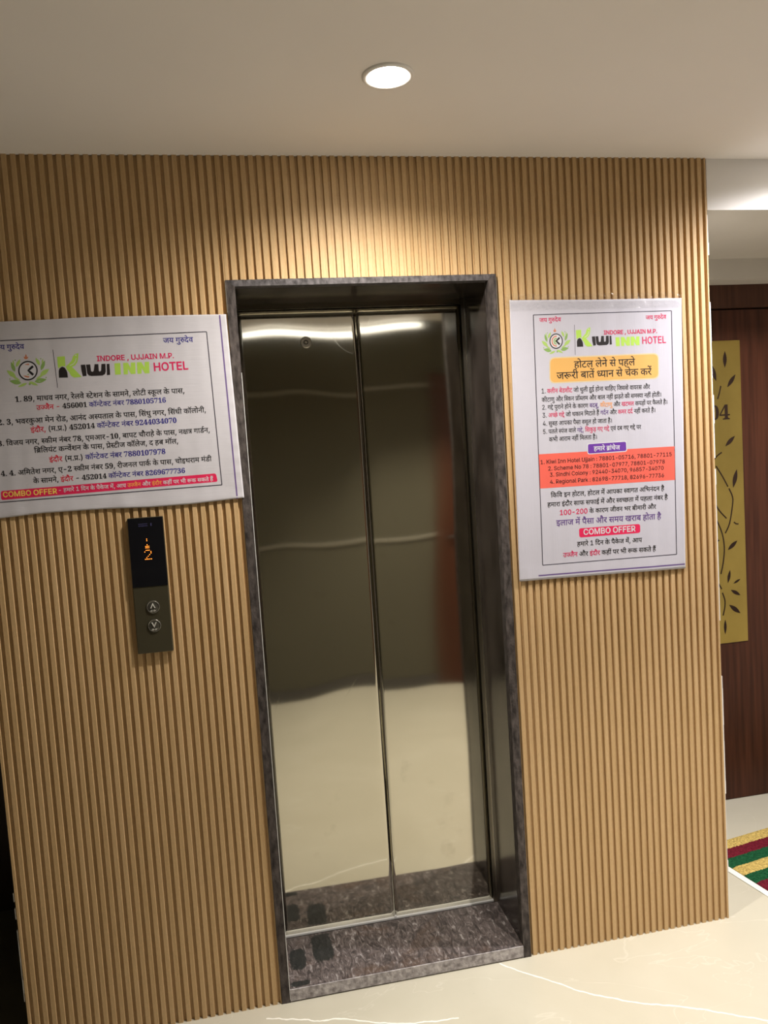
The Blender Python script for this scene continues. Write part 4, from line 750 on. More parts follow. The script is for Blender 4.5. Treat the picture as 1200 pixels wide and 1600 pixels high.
    -8,57,-25,42,-39,27,-51,9,-37,-5,-34,-12,-28,-21,-21,-29,-13,-37,2,24,299,-12,-69,9,-61,26,-50,43,-37,56,-23,69,-8,79,8,80,23,69,37,56,50,43,61,
    26,69,9,70,-9,61,-26,50,-43,38,-56,23,-69,8,-80,-8,-79,-23,-69,-38,-56,-50,-43,-61,-26,24,299,67,51,7,40,21,31,33,22,42,13,48,4,52,-4,52,-13,48,
    -22,42,-31,34,-40,21,-51,7,-49,-7,-41,-21,-30,-33,-22,-42,-13,-49,-4,-52,4,-52,13,-48,22,-42,30,-33,41,-21,2,4,292,546,0,-75,-282,0,0,75,16,92,
    676,88,0,0,-534,3,-32,12,-22,19,-12,30,-5,21,2,24,4,18,-74,-31,-7,-34,-3,-63,10,-48,28,-29,44,-10,60,1,55,307,-12,-74,9,-63,26,-51,43,-37,56,-23,
    68,-8,79,7,79,23,69,37,57,49,43,60,27,69,9,44,-4,42,-11,40,-18,37,-28,31,-37,24,-47,15,-58,5,-70,0,-37,-424,0,0,74,377,0,-41,-27,-4,51,-13,44,-21,
    38,-29,28,-37,18,-46,6,-45,-6,-39,-19,-31,-27,-23,-36,-14,-40,-4,-43,0,-49,5,-56,16,-47,25,-37,33,-27,41,-16,47,-6,59,10,45,28,17,21,12,25,85,-23,
    -17,-39,-26,-33,-33,-28,-42,-21,-47,-13,1,16,200,-4,-54,8,-38,25,-23,40,-8,52,0,607,88,0,0,-585,2,-32,7,-21,14,-11,22,-4,22,1,14,3,17,-75,-29,-5,
    2,16,77,546,88,0,0,-585,-4,-48,-14,-41,-22,-33,-31,-24,-40,-14,-49,-5,-18,0,0,81,16,0,33,5,23,17,13,26,5,36,16,121,635,-23,5,-20,12,-13,19,-5,22,
    5,23,13,19,20,12,23,4,24,-4,20,-12,13,-19,5,-23,-5,-22,-13,-19,-20,-12,2,49,230,-13,-49,5,-45,15,-38,24,-29,33,-19,42,-6,49,5,43,13,33,22,27,28,
    20,69,25,75,13,80,10,46,11,11,12,3,17,0,3,-3,31,-9,27,-16,20,-22,16,-29,9,-35,4,-36,-3,-31,-10,-45,-30,-26,-37,-84,27,24,45,32,33,38,24,41,16,85,
    12,62,-7,34,-10,33,-16,30,-24,24,-34,16,-45,5,-57,0,-360,-86,0,0,74,-6,0,-30,-39,-23,-19,-30,-15,-36,-10,21,245,65,45,5,38,14,29,22,22,28,13,31,4,
    32,0,76,-23,-12,-41,-9,-45,-6,-35,-4,-59,-14,-25,-11,-19,-17,-13,-21,-4,-28,4,-26,11,-21,17,-17,23,-12,2,16,136,-6,-25,4,-21,15,-15,21,-5,26,5,25,
    15,21,21,15,25,4,26,-4,21,-15,14,-21,5,-25,-5,-26,-14,-21,-21,-15,16,136,389,-25,4,-21,15,-15,21,-5,26,5,25,15,21,21,15,25,5,26,-5,21,-15,14,-21,
    5,-25,-5,-26,-14,-21,-21,-15,1,8,139,0,323,640,0,6,-373,0,0,82,470,0,0,-87,-323,-641,3,46,324,-10,-70,7,-60,19,-51,31,-37,41,-24,50,-8,55,5,45,14,
    41,22,36,29,29,34,22,38,12,0,4,-47,21,-37,38,-24,48,-7,55,7,53,21,46,35,39,44,30,54,19,62,6,60,-6,54,-19,45,-30,34,-39,22,-46,7,-53,-7,-55,-24,
    -48,-37,-38,-46,-21,0,-4,37,-12,34,-22,29,-29,23,-36,14,-41,5,-45,-8,-55,-24,-50,-38,-41,-51,-31,-60,-19,24,324,71,45,4,38,12,31,19,24,25,14,31,5,
    36,-5,38,-16,34,-24,27,-32,22,-38,13,-42,4,-44,-4,-38,-13,-32,-22,-24,-27,-15,-34,-5,-38,4,-36,15,-31,23,-25,31,-19,39,-12,24,324,414,36,4,32,11,
    27,19,20,25,13,30,5,34,-5,34,-12,30,-20,23,-27,18,-32,12,-37,3,-38,-3,-32,-12,-27,-18,-20,-23,-12,-30,-5,-34,5,-34,12,-30,20,-25,27,-19,33,-11,2,
    24,324,-10,-75,11,-63,33,-50,54,-37,74,-22,92,-8,109,8,110,23,92,37,74,50,54,63,33,74,11,75,-11,63,-33,50,-54,37,-74,23,-92,7,-110,-7,-109,-23,
    -92,-36,-74,-50,-54,-63,-33,24,324,71,49,9,42,26,32,42,24,58,14,72,5,85,-5,87,-14,72,-24,58,-32,42,-42,26,-49,9,-49,-9,-41,-26,-33,-42,-24,-58,
    -14,-72,-5,-87,5,-85,14,-72,24,-58,33,-42,41,-26,2,29,324,-10,-63,8,-56,23,-47,37,-35,48,-23,59,-7,66,5,53,17,57,32,65,49,79,165,243,100,0,-243,
    -355,-9,0,29,37,43,27,55,10,62,-7,53,-21,44,-33,33,-44,20,-55,7,-63,-7,-64,-23,-56,-35,-48,-47,-35,-56,-23,24,324,70,40,5,34,15,29,24,21,31,14,37,
    5,42,-5,43,-14,37,-21,31,-29,23,-34,15,-40,4,-39,-4,-35,-15,-29,-23,-22,-30,-14,-37,-4,-42,4,-43,14,-38,22,-31,29,-24,35,-15,1,70,321,-13,-74,7,
    -63,19,-51,30,-39,41,-26,49,-11,57,95,0,9,-37,19,-30,27,-23,34,-17,39,-9,41,-4,47,4,41,12,36,20,27,26,17,31,6,37,-5,32,-15,25,-23,20,-30,16,-71,
    25,-88,25,-78,30,-59,41,-37,53,-12,66,8,57,25,50,39,41,51,31,60,19,67,6,68,-6,59,-19,49,-30,38,-39,25,-47,9,-52,-91,0,-15,47,-35,35,-50,22,-60,7,
    -44,-4,-38,-11,-31,-18,-24,-24,-15,-29,-5,-32,6,-34,18,-27,26,-21,30,-15,59,-21,73,-20,65,-21,67,-36,30,-26,23,-32,16,-39,5,-47,-8,-56,-23,-51,
    -38,-43,-52,-33,-65,-21,1,44,299,-12,-69,9,-61,26,-50,43,-37,56,-23,69,-8,79,8,80,23,69,37,56,50,43,61,26,69,9,75,-11,64,-29,50,-47,19,-30,14,-34,
    -85,-24,-18,39,-30,30,-39,20,-50,7,-49,-7,-41,-21,-30,-33,-22,-42,-13,-49,-4,-52,4,-52,13,-48,22,-42,30,-33,41,-21,49,-7,51,7,40,21,30,32,18,40,
    84,-23,-13,-35,-19,-31,-50,-48,-65,-31,1,29,165,327,0,-327,-88,0,0,728,88,0,0,-314,-15,0,30,64,41,43,50,24,58,8,52,-6,45,-17,37,-28,28,-40,17,-52,
    6,-63,0,-347,-88,0,0,339,-8,57,-25,42,-39,27,-51,9,-37,-5,-34,-12,-28,-21,-21,-29,-13,-37,1,55,77,0,0,546,86,0,0,-122,-7,0,15,40,21,33,26,26,30,
    18,33,11,35,4,54,-9,42,-28,31,-42,17,-54,-12,0,14,38,22,33,29,26,34,20,38,12,42,4,45,-5,41,-16,35,-26,28,-36,17,-47,6,-58,0,-368,-88,0,0,366,-8,
    50,-25,34,-36,19,-41,7,-35,-4,-29,-12,-23,-18,-18,-24,-10,-29,-4,-33,0,-356,-88,0,0,375,-8,41,-22,32,-35,21,-42,7,-31,-4,-29,-11,-25,-19,-20,-25,
    -13,-33,-4,-40,0,-344,2,29,324,737,63,-7,56,-23,47,-37,35,-49,23,-58,7,-66,-5,-54,-17,-56,-32,-65,-49,-79,-165,-243,-100,0,243,355,9,0,-29,-37,
    -44,-27,-54,-10,-62,7,-53,20,-44,34,-33,44,-20,54,-7,64,7,64,23,56,35,47,47,36,56,23,24,324,658,-39,-5,-35,-15,-29,-24,-22,-31,-13,-37,-5,-42,5,
    -43,13,-37,22,-31,29,-23,35,-15,39,-5,39,5,35,14,29,23,22,31,14,37,4,42,-4,43,-14,38,-22,31,-29,24,-34,15,2,29,282,-12,-64,9,-56,26,-47,42,-35,56,
    -22,69,-7,81,7,81,22,69,36,56,46,42,56,25,64,9,48,-5,37,-13,27,-19,21,-21,25,-37,7,0,0,270,88,0,0,-728,-85,0,0,84,-10,0,-26,-37,-21,-22,-28,-19,
    -36,-13,24,295,67,46,6,38,20,30,31,22,42,13,49,4,57,-4,57,-13,49,-22,40,-30,31,-38,19,-46,6,-48,-7,-38,-20,-30,-31,-22,-41,-13,-49,-4,-54,4,-54,
    13,-49,22,-42,30,-33,39,-20,1,27,68,-198,23,76,9,-2,49,-4,21,7,18,15,17,24,14,34,16,45,-209,549,97,0,116,-324,31,-100,27,-97,-32,0,27,97,31,100,
    117,324,96,0,-240,-628,-18,-39,-22,-32,-25,-24,-29,-18,-33,-10,-36,-3,-41,3,2,49,298,-216,-56,4,-48,12,-41,17,-33,23,-26,27,-20,29,71,45,29,-34,
    47,-33,34,-10,43,-3,60,8,48,23,32,40,10,59,0,109,-8,0,-26,-37,-21,-20,-28,-18,-36,-12,-48,-4,-62,8,-55,23,-47,38,-36,52,-23,66,-7,79,7,79,23,68,
    35,55,47,42,56,25,64,9,48,-5,36,-13,28,-18,21,-21,26,-38,9,0,0,88,85,0,0,-560,-8,-64,-24,-51,-37,-39,-48,-27,-57,-16,24,296,87,46,6,38,17,30,27,
    22,38,13,47,4,55,-4,55,-13,48,-22,39,-30,30,-38,19,-46,6,-48,-7,-39,-19,-30,-32,-22,-40,-13,-47,-4,-52,5,-53,13,-46,22,-38,30,-29,39,-18,1,21,77,
    0,0,546,85,0,0,-84,6,0,21,37,33,30,41,18,47,7,23,-1,21,-1,0,-88,-20,3,-33,2,-37,-4,-33,-13,-27,-19,-21,-26,-14,-30,-4,-35,0,-342,3,7,160,196,0,
    109,16,0,233,241,109,0,-252,-259,-10,0,4,77,0,0,728,88,0,0,-728,4,422,0,-209,267,63,62,259,-329,]
# per line: notice, start and end of the baseline (0.01 mm), outline start, outline width, height factor, weight, runs of ink and glyph / x / y
LINES = [
    ('L', [-62240,198910,-54690,198950], 0, 3799, 1, 12, [
        ('blue', [0,0,0,1,742,0,2,1582,0,3,2145,0,4,2145,0,5,2708,0,6,3173,0,7,3228,0]),
    ]),
    ('L', [-18240,199130,-10100,199120], 0, 3799, 1, 12, [
        ('blue', [0,0,0,1,742,0,2,1582,0,3,2145,0,4,2145,0,5,2708,0,6,3173,0,7,3228,0]),
    ]),
    ('L', [-36250,194870,-15760,194900], 45, 10711, 1, 26, [
        ('crimson', [8,0,0,9,441,0,10,1194,0,11,1916,0,12,2681,0,13,3324,0,14,4185,0,15,4714,0,16,5458,0,16,6029,0,17,6600,0,8,7290,0,9,7730,0,18,8744,0,19,9647,0,20,9916,0,19,10554,0]),
    ]),
    ('L', [-21300,191530,-12120,191600], 88, 3184, 1.05, 26, [
        ('crimson', [21,0,0,11,743,0,22,1508,0,13,2153,0,23,2754,0]),
    ]),
    ('L', [-58360,184840,-13710,185060], 42, 21735, 1, 12, [
        ('black', [24,0,0,19,559,0,25,1088,0,26,1647,0,14,2206,0,27,2734,0,28,3332,0,29,3591,0,7,4206,0,30,5022,0,2,5577,0,31,6140,0,14,6549,0,31,7078,0,6,7487,0,32,7487,0,7,8165,0,6,8721,0,33,8981,0,34,9370,0,6,9830,0,35,9874,0,30,10554,0,36,11369,0,6,11910,0,37,12391,0,28,13067,0,27,13326,0,30,13924,0,6,14479,0,14,14479,0,32,15007,0,38,15685,0,34,15944,0,39,16448,0,33,16967,0,36,17356,0,40,17897,0,32,18118,0,36,19056,0,6,19597,0,41,20078,0,28,20646,0,37,20905,0,14,21581,0]),
    ]),
    ('L', [-53130,182380,-18920,182700], 0, 17685, 1, 12, [
        ('red', [42,0,0,43,548,0,44,1748,0,30,1748,0]),
        ('red', [45,2563,0]),
        ('black', [46,3471,0,47,4030,0,48,4589,0,49,5148,0,49,5707,0,24,6266,0]),
        ('blue', [36,7085,0,50,7847,0,51,8106,0,34,8464,0,6,8924,0,52,8968,0,34,9571,0,30,10335,0,53,10890,0,54,10890,0,31,11461,0,55,12130,0,25,12689,0,25,13248,0,49,13807,0,24,14366,0,49,14925,0,47,15484,0,55,16043,0,24,16602,0,48,17161,0]),
    ]),
    ('L', [-63260,178840,-8230,179380], 35, 26873, 1, 12, [
        ('black', [56,0,0,19,559,0,57,1088,0,14,1647,0,58,2175,0,7,2878,0,31,3434,0,36,3843,0,3,4384,0,59,4605,0,27,5888,0,6,6486,0,30,6486,0,31,7301,0,38,7710,0,60,7969,0,14,8546,0,59,9075,0,30,10098,0,53,10653,0,5,10653,0,61,11433,0,62,12197,0,63,13185,0,28,13755,0,32,14014,0,36,14952,0,6,15493,0,41,15974,0,28,16542,0,37,16801,0,14,17477,0,64,18005,0,37,18264,0,53,18940,0,29,18940,0,3,19555,0,30,19815,0,2,20370,0,31,20933,0,14,21342,0,64,21871,0,37,22130,0,53,22806,0,29,22806,0,39,23421,0,36,23940,0,50,24702,0,32,24961,0,38,25639,0,30,25898,0,39,26453,0,14,26712,0]),
    ]),
    ('L', [-55170,176400,-16490,176890], 0, 19167, 1, 12, [
        ('red', [65,0,0,53,484,0,5,491,0,66,1011,0,31,1270,0,14,1679,0]),
        ('black', [67,2208,0,27,2598,0,19,3196,0,68,3465,0,19,4033,0,69,4301,0,46,4952,0,47,5511,0,56,6070,0,49,6629,0,24,7188,0,46,7747,0]),
        ('blue', [36,8566,0,50,9328,0,51,9587,0,34,9945,0,6,10405,0,52,10449,0,34,11052,0,30,11816,0,53,12371,0,54,12371,0,31,12942,0,26,13611,0,56,14170,0,46,14729,0,46,15288,0,49,15847,0,57,16406,0,46,16965,0,49,17524,0,55,18083,0,49,18642,0]),
    ]),
    ('L', [-63800,173160,-7620,173670], 28, 27896, 1, 12, [
        ('black', [57,0,0,19,559,0,64,1088,0,7,1347,0,0,1903,0,1,2645,0,30,3485,0,2,4040,0,31,4603,0,14,5012,0,33,5540,0,36,5929,0,39,6691,0,27,6950,0,30,7808,0,53,8363,0,54,8363,0,31,8934,0,55,9603,0,25,10162,0,14,10721,0,70,11250,0,27,11803,0,59,12401,0,31,13424,0,45,13833,0,24,14481,0,49,15040,0,14,15599,0,54,16128,0,28,16699,0,41,16958,0,34,17526,0,71,18290,0,66,18924,0,31,19183,0,28,19592,0,72,19851,0,6,20382,0,36,20642,0,6,21183,0,41,21664,0,28,22232,0,37,22491,0,14,23167,0,30,23695,0,73,24250,0,74,24962,0,2,25774,0,28,26337,0,60,26596,0,75,27167,0,30,27173,0,14,27728,0]),
    ]),
    ('L', [-54770,170790,-16560,171070], 0, 18900, 1, 12, [
        ('black', [64,0,0,76,259,0,64,830,0,32,1089,0,1,1767,0,53,2347,0,34,2347,0,36,3111,0,51,3873,0,7,4231,0,77,4787,0,35,4787,0,30,5467,0,36,6282,0,6,6823,0,41,7304,0,28,7872,0,37,8131,0,14,8807,0,68,9336,0,6,9904,0,33,9904,0,34,10293,0,39,10797,0,0,11056,0,36,12058,0,50,12820,0,32,13079,0,6,13757,0,0,13757,0,14,14499,0,5,15027,0,72,15807,0,54,16338,0,27,17169,0,50,17767,0,32,18026,0,14,18704,0]),
    ]),
    ('L', [-51160,168050,-20240,168360], 0, 15288, 1, 12, [
        ('red', [65,0,0,53,484,0,5,491,0,66,1011,0,31,1270,0]),
        ('black', [67,1939,0,27,2330,0,19,2928,0,68,3196,0,19,3764,0,69,4033,0]),
        ('blue', [36,4683,0,50,5445,0,51,5704,0,34,6062,0,6,6522,0,52,6566,0,34,7169,0,30,7933,0,53,8488,0,54,8488,0,31,9059,0,55,9728,0,25,10287,0,25,10846,0,49,11405,0,24,11964,0,49,12523,0,55,13082,0,26,13641,0,55,14200,0,25,14759,0]),
    ]),
    ('L', [-63880,165000,-7680,165490], 13, 27884, 1, 12, [
        ('black', [46,0,0,19,559,0,46,1088,0,19,1647,0,61,2175,0,64,2939,0,27,3198,0,63,3796,0,6,4366,0,35,4366,0,30,5306,0,2,5861,0,31,6424,0,14,6833,0,70,7362,0,45,7915,0,56,8563,0,33,9382,0,36,9771,0,39,10533,0,27,10792,0,30,11650,0,53,12205,0,54,12205,0,31,12776,0,47,13445,0,26,14004,0,14,14563,0,31,15092,0,39,15501,0,0,15760,0,30,16502,0,32,17057,0,41,17995,0,28,18563,0,36,18822,0,75,19363,0,36,19844,0,6,20385,0,41,20866,0,28,21434,0,37,21693,0,14,22369,0,71,22897,0,38,23531,0,65,23790,0,78,24281,0,31,24923,0,28,25332,0,27,25591,0,27,26449,0,53,27047,0,60,27047,0,39,27624,0]),
    ]),
    ('L', [-55820,162500,-15320,162660], 0, 20700, 1, 12, [
        ('black', [36,0,0,6,541,0,37,1022,0,28,1698,0,27,1957,0,30,2555,0,6,3110,0,14,3110,0]),
        ('red', [65,3639,0,53,4123,0,5,4130,0,66,4650,0,31,4909,0]),
        ('black', [45,5578,0,46,6486,0,47,7045,0,56,7604,0,49,8163,0,24,8722,0,46,9281,0]),
        ('blue', [36,10100,0,50,10862,0,51,11121,0,34,11479,0,6,11939,0,52,11983,0,34,12586,0,30,13350,0,53,13905,0,54,13905,0,31,14476,0,25,15145,0,56,15704,0,48,16263,0,26,16822,0,48,17381,0,55,17940,0,55,18499,0,55,19058,0,57,19617,0,48,20176,0]),
    ]),
    ('L', [-63890,159290,-50020,159320], 60, 7177, 1, 24, [
        ('yellow', [79,0,0,11,730,0,18,1495,0,80,2398,0,11,3053,0,11,4077,0,81,4842,0,81,5432,0,13,6023,0,12,6624,0]),
    ]),
    ('L', [-49440,159630,-7710,159890], 163, 26724, 1, 12, [
        ('white', [45,0,0,72,908,0,27,1439,0,28,2037,0,31,2296,0,6,2705,0,82,2965,0,64,3874,0,5,4133,0,30,4653,0,36,5468,0,6,6009,0,41,6490,0,44,7058,0,36,7058,0,6,7599,0,0,7820,0,27,8822,0,77,9420,0,14,9420,0,59,9948,0,41,10971,0]),
        ('orange', [42,11799,0,43,12347,0,44,13547,0,30,13547,0]),
        ('white', [83,14362,0,31,15385,0]),
        ('orange', [65,16054,0,53,16538,0,5,16545,0,66,17065,0,31,17324,0]),
        ('white', [36,17993,0,72,18755,0,84,19286,0,41,19805,0,31,20373,0,58,21042,0,39,21745,0,85,22264,0,36,23051,0,37,24073,0,36,24749,0,63,25511,0,6,26081,0,72,26341,0,86,26872,0]),
    ]),
    ('R', [93110,201260,100090,201240], 0, 3799, 1, 12, [
        ('crimson', [0,0,0,1,742,0,2,1582,0,3,2145,0,4,2145,0,5,2708,0,6,3173,0,7,3228,0]),
    ]),
    ('R', [128440,200900,135460,200990], 0, 3799, 1, 12, [
        ('crimson', [0,0,0,1,742,0,2,1582,0,3,2145,0,4,2145,0,5,2708,0,6,3173,0,7,3228,0]),
    ]),
    ('R', [114090,196760,132060,196650], 45, 10711, 1, 26, [
        ('crimson', [8,0,0,9,441,0,10,1194,0,11,1916,0,12,2681,0,13,3324,0,14,4185,0,15,4714,0,16,5458,0,16,6029,0,17,6600,0,8,7290,0,9,7730,0,18,8744,0,19,9647,0,20,9916,0,19,10554,0]),
    ]),
    ('R', [126960,193450,135040,193460], 88, 3184, 1.15, 14, [
        ('crimson', [21,0,0,11,743,0,22,1508,0,13,2153,0,23,2754,0]),
    ]),
    ('R', [103760,186970,124190,186930], 0, 6453, 1, 8, [
        ('black', [72,0,0,38,531,0,34,790,0,32,1294,0,32,2232,0,6,2910,0,30,2910,0,6,3465,0,37,3725,0,6,4401,0,41,4661,0,72,5229,0,32,5760,0,6,6438,0]),
    ]),
    ('R', [97880,183740,129770,183710], 0, 9911, 1, 8, [
        ('black', [0,0,0,85,742,0,31,1529,0,39,1938,0,54,2457,0,28,3028,0,63,3287,0,77,3857,0,87,4117,0,1,4479,0,28,5059,0,30,5318,0,37,6133,0,6,6809,0,71,7069,0,6,7703,0,36,7703,0,36,8725,0,31,9487,0,77,9896,0]),
    ]),
    ('R', [92760,179660,129010,179360], 110, 21788, 1.2, 6, [
        ('black', [82,0,0,19,648,0]),
        ('crimson', [52,1177,0,32,1780,0,39,2458,0,30,2717,0,54,3532,0,6,4103,0,60,4103,0,35,4680,0,39,5360,0,34,5619,0]),
        ('black', [0,6383,0,38,7125,0,29,7644,0,3,8259,0,32,8259,0,39,8937,0,72,9456,0,3,9987,0,88,9987,0,72,10738,0,38,11269,0,30,11528,0,28,12083,0,71,12602,0,28,13236,0,64,13495,0,72,13754,0,70,14285,0,64,15098,0,0,15357,0,37,16099,0,37,16775,0,6,17451,0,7,17711,0,28,18267,0,1,18526,0,31,19106,0,37,19515,0,83,20451,0,31,21474,0]),
    ]),
    ('R', [92630,177060,132720,176720], 0, 24218, 1.2, 6, [
        ('black', [36,0,0,39,762,0,34,1021,0,28,1525,0,89,1784,0,3,2507,0,83,2767,0,31,3790,0,64,4459,0,33,4718,0,36,5107,0,30,5869,0,68,6684,0,50,7252,0,90,7511,0,32,7912,0,27,8590,0,83,9448,0,31,10471,0,54,11140,0,28,11711,0,32,11970,0,30,12908,0,72,13463,0,84,13994,0,91,14513,0,92,15269,0,63,15846,0,6,16416,0,36,16676,0,39,17438,0,37,17957,0,27,18633,0,33,19231,0,1,19620,0,28,20200,0,30,20719,0,72,21274,0,84,21805,0,72,22324,0,38,22855,0,63,23114,0,39,23684,0,93,23943,0]),
    ]),
    ('R', [92680,174710,134700,174300], 92, 25795, 1.2, 6, [
        ('black', [94,0,0,19,648,0,2,1177,0,95,1740,0,6,2225,0,41,2540,0,3,3108,0,31,3108,0,28,3517,0,30,3776,0,6,4331,0,72,4591,0,38,5122,0,30,5381,0,6,5936,0,36,6196,0,6,6737,0,36,7218,0,28,7980,0,31,8239,0,89,8648,0]),
        ('purple', [54,9631,0,5,10202,0,54,10722,0,40,11293,0,14,11293,0]),
        ('orange', [36,11822,0,39,12584,0,34,12843,0,28,13347,0,89,13606,0,3,14329,0]),
        ('black', [83,14589,0,31,15612,0]),
        ('crimson', [96,16281,0,34,17099,0,27,17603,0,32,18201,0]),
        ('black', [36,19139,0,41,19901,0,92,20469,0,97,21046,0,41,21565,0,31,22133,0,98,22802,0,44,23351,0,32,23573,0,63,24251,0,6,24821,0,72,25081,0,44,25612,0,93,25612,0]),
    ]),
    ('R', [92660,172250,130470,171940], 61, 22920, 1.2, 6, [
        ('black', [99,0,0,19,648,0]),
        ('crimson', [61,1177,0,100,1941,0,6,2972,0,2,3307,0,95,3870,0,6,4355,0]),
        ('black', [0,4670,0,38,5412,0,78,5931,0,36,6573,0,28,7335,0,30,7594,0,64,8409,0,27,8668,0,34,9266,0,28,9770,0,63,10029,0,6,10599,0,72,10859,0,86,11390,0]),
        ('purple', [2,11650,0,5,12213,0,75,12678,0,30,12733,0]),
        ('black', [83,13548,0,31,14571,0]),
        ('crimson', [36,15240,0,27,16002,0,31,16600,0,5,17269,0,5,17789,0,75,18254,0]),
        ('black', [30,18569,0,72,19124,0,84,19655,0,36,20174,0,31,20936,0,63,21345,0,6,21915,0,72,22175,0,44,22706,0,93,22706,0]),
    ]),
    ('R', [92640,169740,115490,169500], 59, 13907, 1.2, 6, [
        ('black', [101,0,0,19,648,0,37,1177,0,3,1853,0,54,1853,0,72,2424,0,59,3215,0,41,4238,0,36,4806,0,28,5568,0,41,6087,0,44,6655,0,37,6655,0,28,7331,0,7,7850,0,37,8406,0,40,9082,0,32,9082,0,72,10020,0,38,10551,0,0,11070,0,28,11812,0,63,12071,0,28,12641,0,72,13160,0,44,13691,0,93,13691,0]),
    ]),
    ('R', [92570,167280,125440,166950], 87, 20265, 1.2, 6, [
        ('black', [102,0,0,19,648,0,41,1177,0,63,1745,0,32,2315,0,6,2993,0,62,3253,0,53,4241,0,0,4241,0,7,5243,0,28,5799,0,32,6058,0,6,6736,0]),
        ('purple', [2,6996,0,95,7559,0,6,8044,0,14,8099,0]),
        ('crimson', [64,8628,0,37,8887,0,36,9563,0,3,10104,0,92,10325,0,2,11162,0,70,11725,0,2,12538,0,95,13101,0,6,13586,0]),
        ('black', [70,13901,0,7,14454,0,53,15010,0,5,15270,0,54,15790,0,2,16621,0,70,17184,0,2,17997,0,95,18560,0,6,19045,0,41,19360,0,31,19928,0]),
    ]),
    ('R', [94350,164800,110210,164690], 0, 9568, 1.2, 6, [
        ('black', [36,0,0,58,762,0,39,1465,0,59,1984,0,31,3007,0,28,3416,0,27,3675,0,30,4533,0,72,5088,0,84,5619,0,64,6138,0,27,6397,0,32,6995,0,63,7673,0,28,8243,0,72,8762,0,44,9293,0,93,9293,0]),
    ]),
    ('R', [109060,161060,117890,160880], 0, 4278, 1, 18, [
        ('white', [72,0,0,27,531,0,28,1129,0,31,1388,0,6,1797,0,76,2057,0,28,2628,0,53,2887,0,71,2887,0,6,3521,0,0,3521,0]),
    ]),
    ('R', [91260,158020,135530,157700], 110, 26088, 1, 8, [
        ('black', [82,0,0,19,648,0,103,1177,0,104,1849,0,105,2091,0,104,2909,0,8,3412,0,106,3853,0,106,4443,0,21,5294,0,107,6037,0,108,6637,0,109,6964,0,110,7547,0,15,8082,0,111,8827,0,111,9069,0,112,9311,0,104,9873,0,106,10115,0,113,10966,0,114,11494,0,115,12143,0,115,12791,0,116,13439,0,82,14088,0,45,14736,0,116,15385,0,102,16033,0,114,16682,0,82,17330,0,117,17978,0,14,18627,0,114,19155,0,115,19804,0,115,20452,0,116,21101,0,82,21749,0,45,22398,0,114,23046,0,114,23695,0,82,24343,0,82,24991,0,102,25640,0]),
    ]),
    ('R', [93670,155900,133060,155520], 92, 23609, 1, 8, [
        ('black', [94,0,0,19,648,0,118,1177,0,119,1819,0,120,2390,0,109,2981,0,121,3564,0,109,4440,0,9,5283,0,107,6037,0,114,6896,0,115,7545,0,113,8453,0,114,8982,0,115,9630,0,115,10279,0,116,10927,0,82,11575,0,45,12224,0,116,12872,0,114,13521,0,122,14169,0,114,14818,0,114,15466,0,14,16114,0,114,16643,0,115,17291,0,115,17940,0,116,18588,0,82,19237,0,45,19885,0,116,20534,0,114,21182,0,122,21831,0,114,22479,0,115,23127,0]),
    ]),
    ('R', [94130,153960,132570,153540], 61, 23168, 1, 8, [
        ('black', [99,0,0,19,648,0,118,1177,0,104,1819,0,106,2061,0,123,2652,0,120,3264,0,104,3855,0,79,4357,0,107,5088,0,110,5687,0,107,5963,0,106,6562,0,124,7153,0,113,7975,0,122,8504,0,94,9152,0,101,9801,0,101,10449,0,116,11098,0,45,11746,0,99,12394,0,101,13043,0,116,13691,0,114,14340,0,116,14988,0,14,15637,0,122,16165,0,117,16814,0,115,17462,0,102,18111,0,114,18759,0,45,19407,0,99,20056,0,101,20704,0,116,21353,0,114,22001,0,116,22650,0]),
    ]),
    ('R', [94020,151740,132600,151190], 59, 23102, 1, 8, [
        ('black', [101,0,0,19,648,0,12,1177,0,109,1821,0,125,2404,0,104,3017,0,107,3259,0,106,3859,0,112,4449,0,110,5011,0,20,5546,0,112,6185,0,126,6747,0,127,7123,0,113,7932,0,115,8460,0,94,9109,0,117,9757,0,122,10406,0,115,11054,0,45,11703,0,114,12351,0,114,12999,0,114,13648,0,82,14296,0,115,14945,0,14,15593,0,115,16122,0,94,16770,0,117,17419,0,122,18067,0,117,18716,0,45,19364,0,114,20012,0,114,20661,0,114,21309,0,99,21958,0,117,22606,0]),
    ]),
    ('R', [94080,147490,132600,146930], 0, 18624, 1, 8, [
        ('black', [64,0,0,36,259,0,64,1021,0,7,1280,0,65,2096,0,30,2587,0,72,3402,0,38,3933,0,34,4192,0,32,4696,0,14,5374,0,72,5903,0,38,6434,0,34,6693,0,32,7197,0,27,8135,0,77,8733,0,59,8993,0,41,10016,0,36,10584,0,28,11346,0,33,11865,0,7,12254,0,28,12810,0,2,13069,0,63,13632,0,61,14462,0,64,15226,0,58,15485,0,30,16188,0,53,16743,0,5,16743,0,30,17263,0,72,18078,0,44,18609,0]),
    ]),
    ('R', [92810,144660,133680,144000], 0, 19863, 1, 8, [
        ('black', [72,0,0,27,531,0,28,1129,0,31,1388,0,28,1797,0,65,2316,0,53,2800,0,5,2807,0,66,3327,0,31,3586,0,37,4255,0,28,4931,0,98,5190,0,37,6221,0,98,6897,0,28,7668,0,88,7927,0,27,8678,0,77,9276,0,83,9536,0,31,10559,0,33,11228,0,7,11617,0,100,12173,0,63,13279,0,28,13849,0,27,14368,0,77,14966,0,41,15226,0,72,15794,0,32,16325,0,28,17003,0,30,17522,0,53,18077,0,54,18077,0,31,18648,0,72,19317,0,44,19848,0]),
    ]),
    ('R', [96850,141780,105970,141650], 110, 4360, 1, 20, [
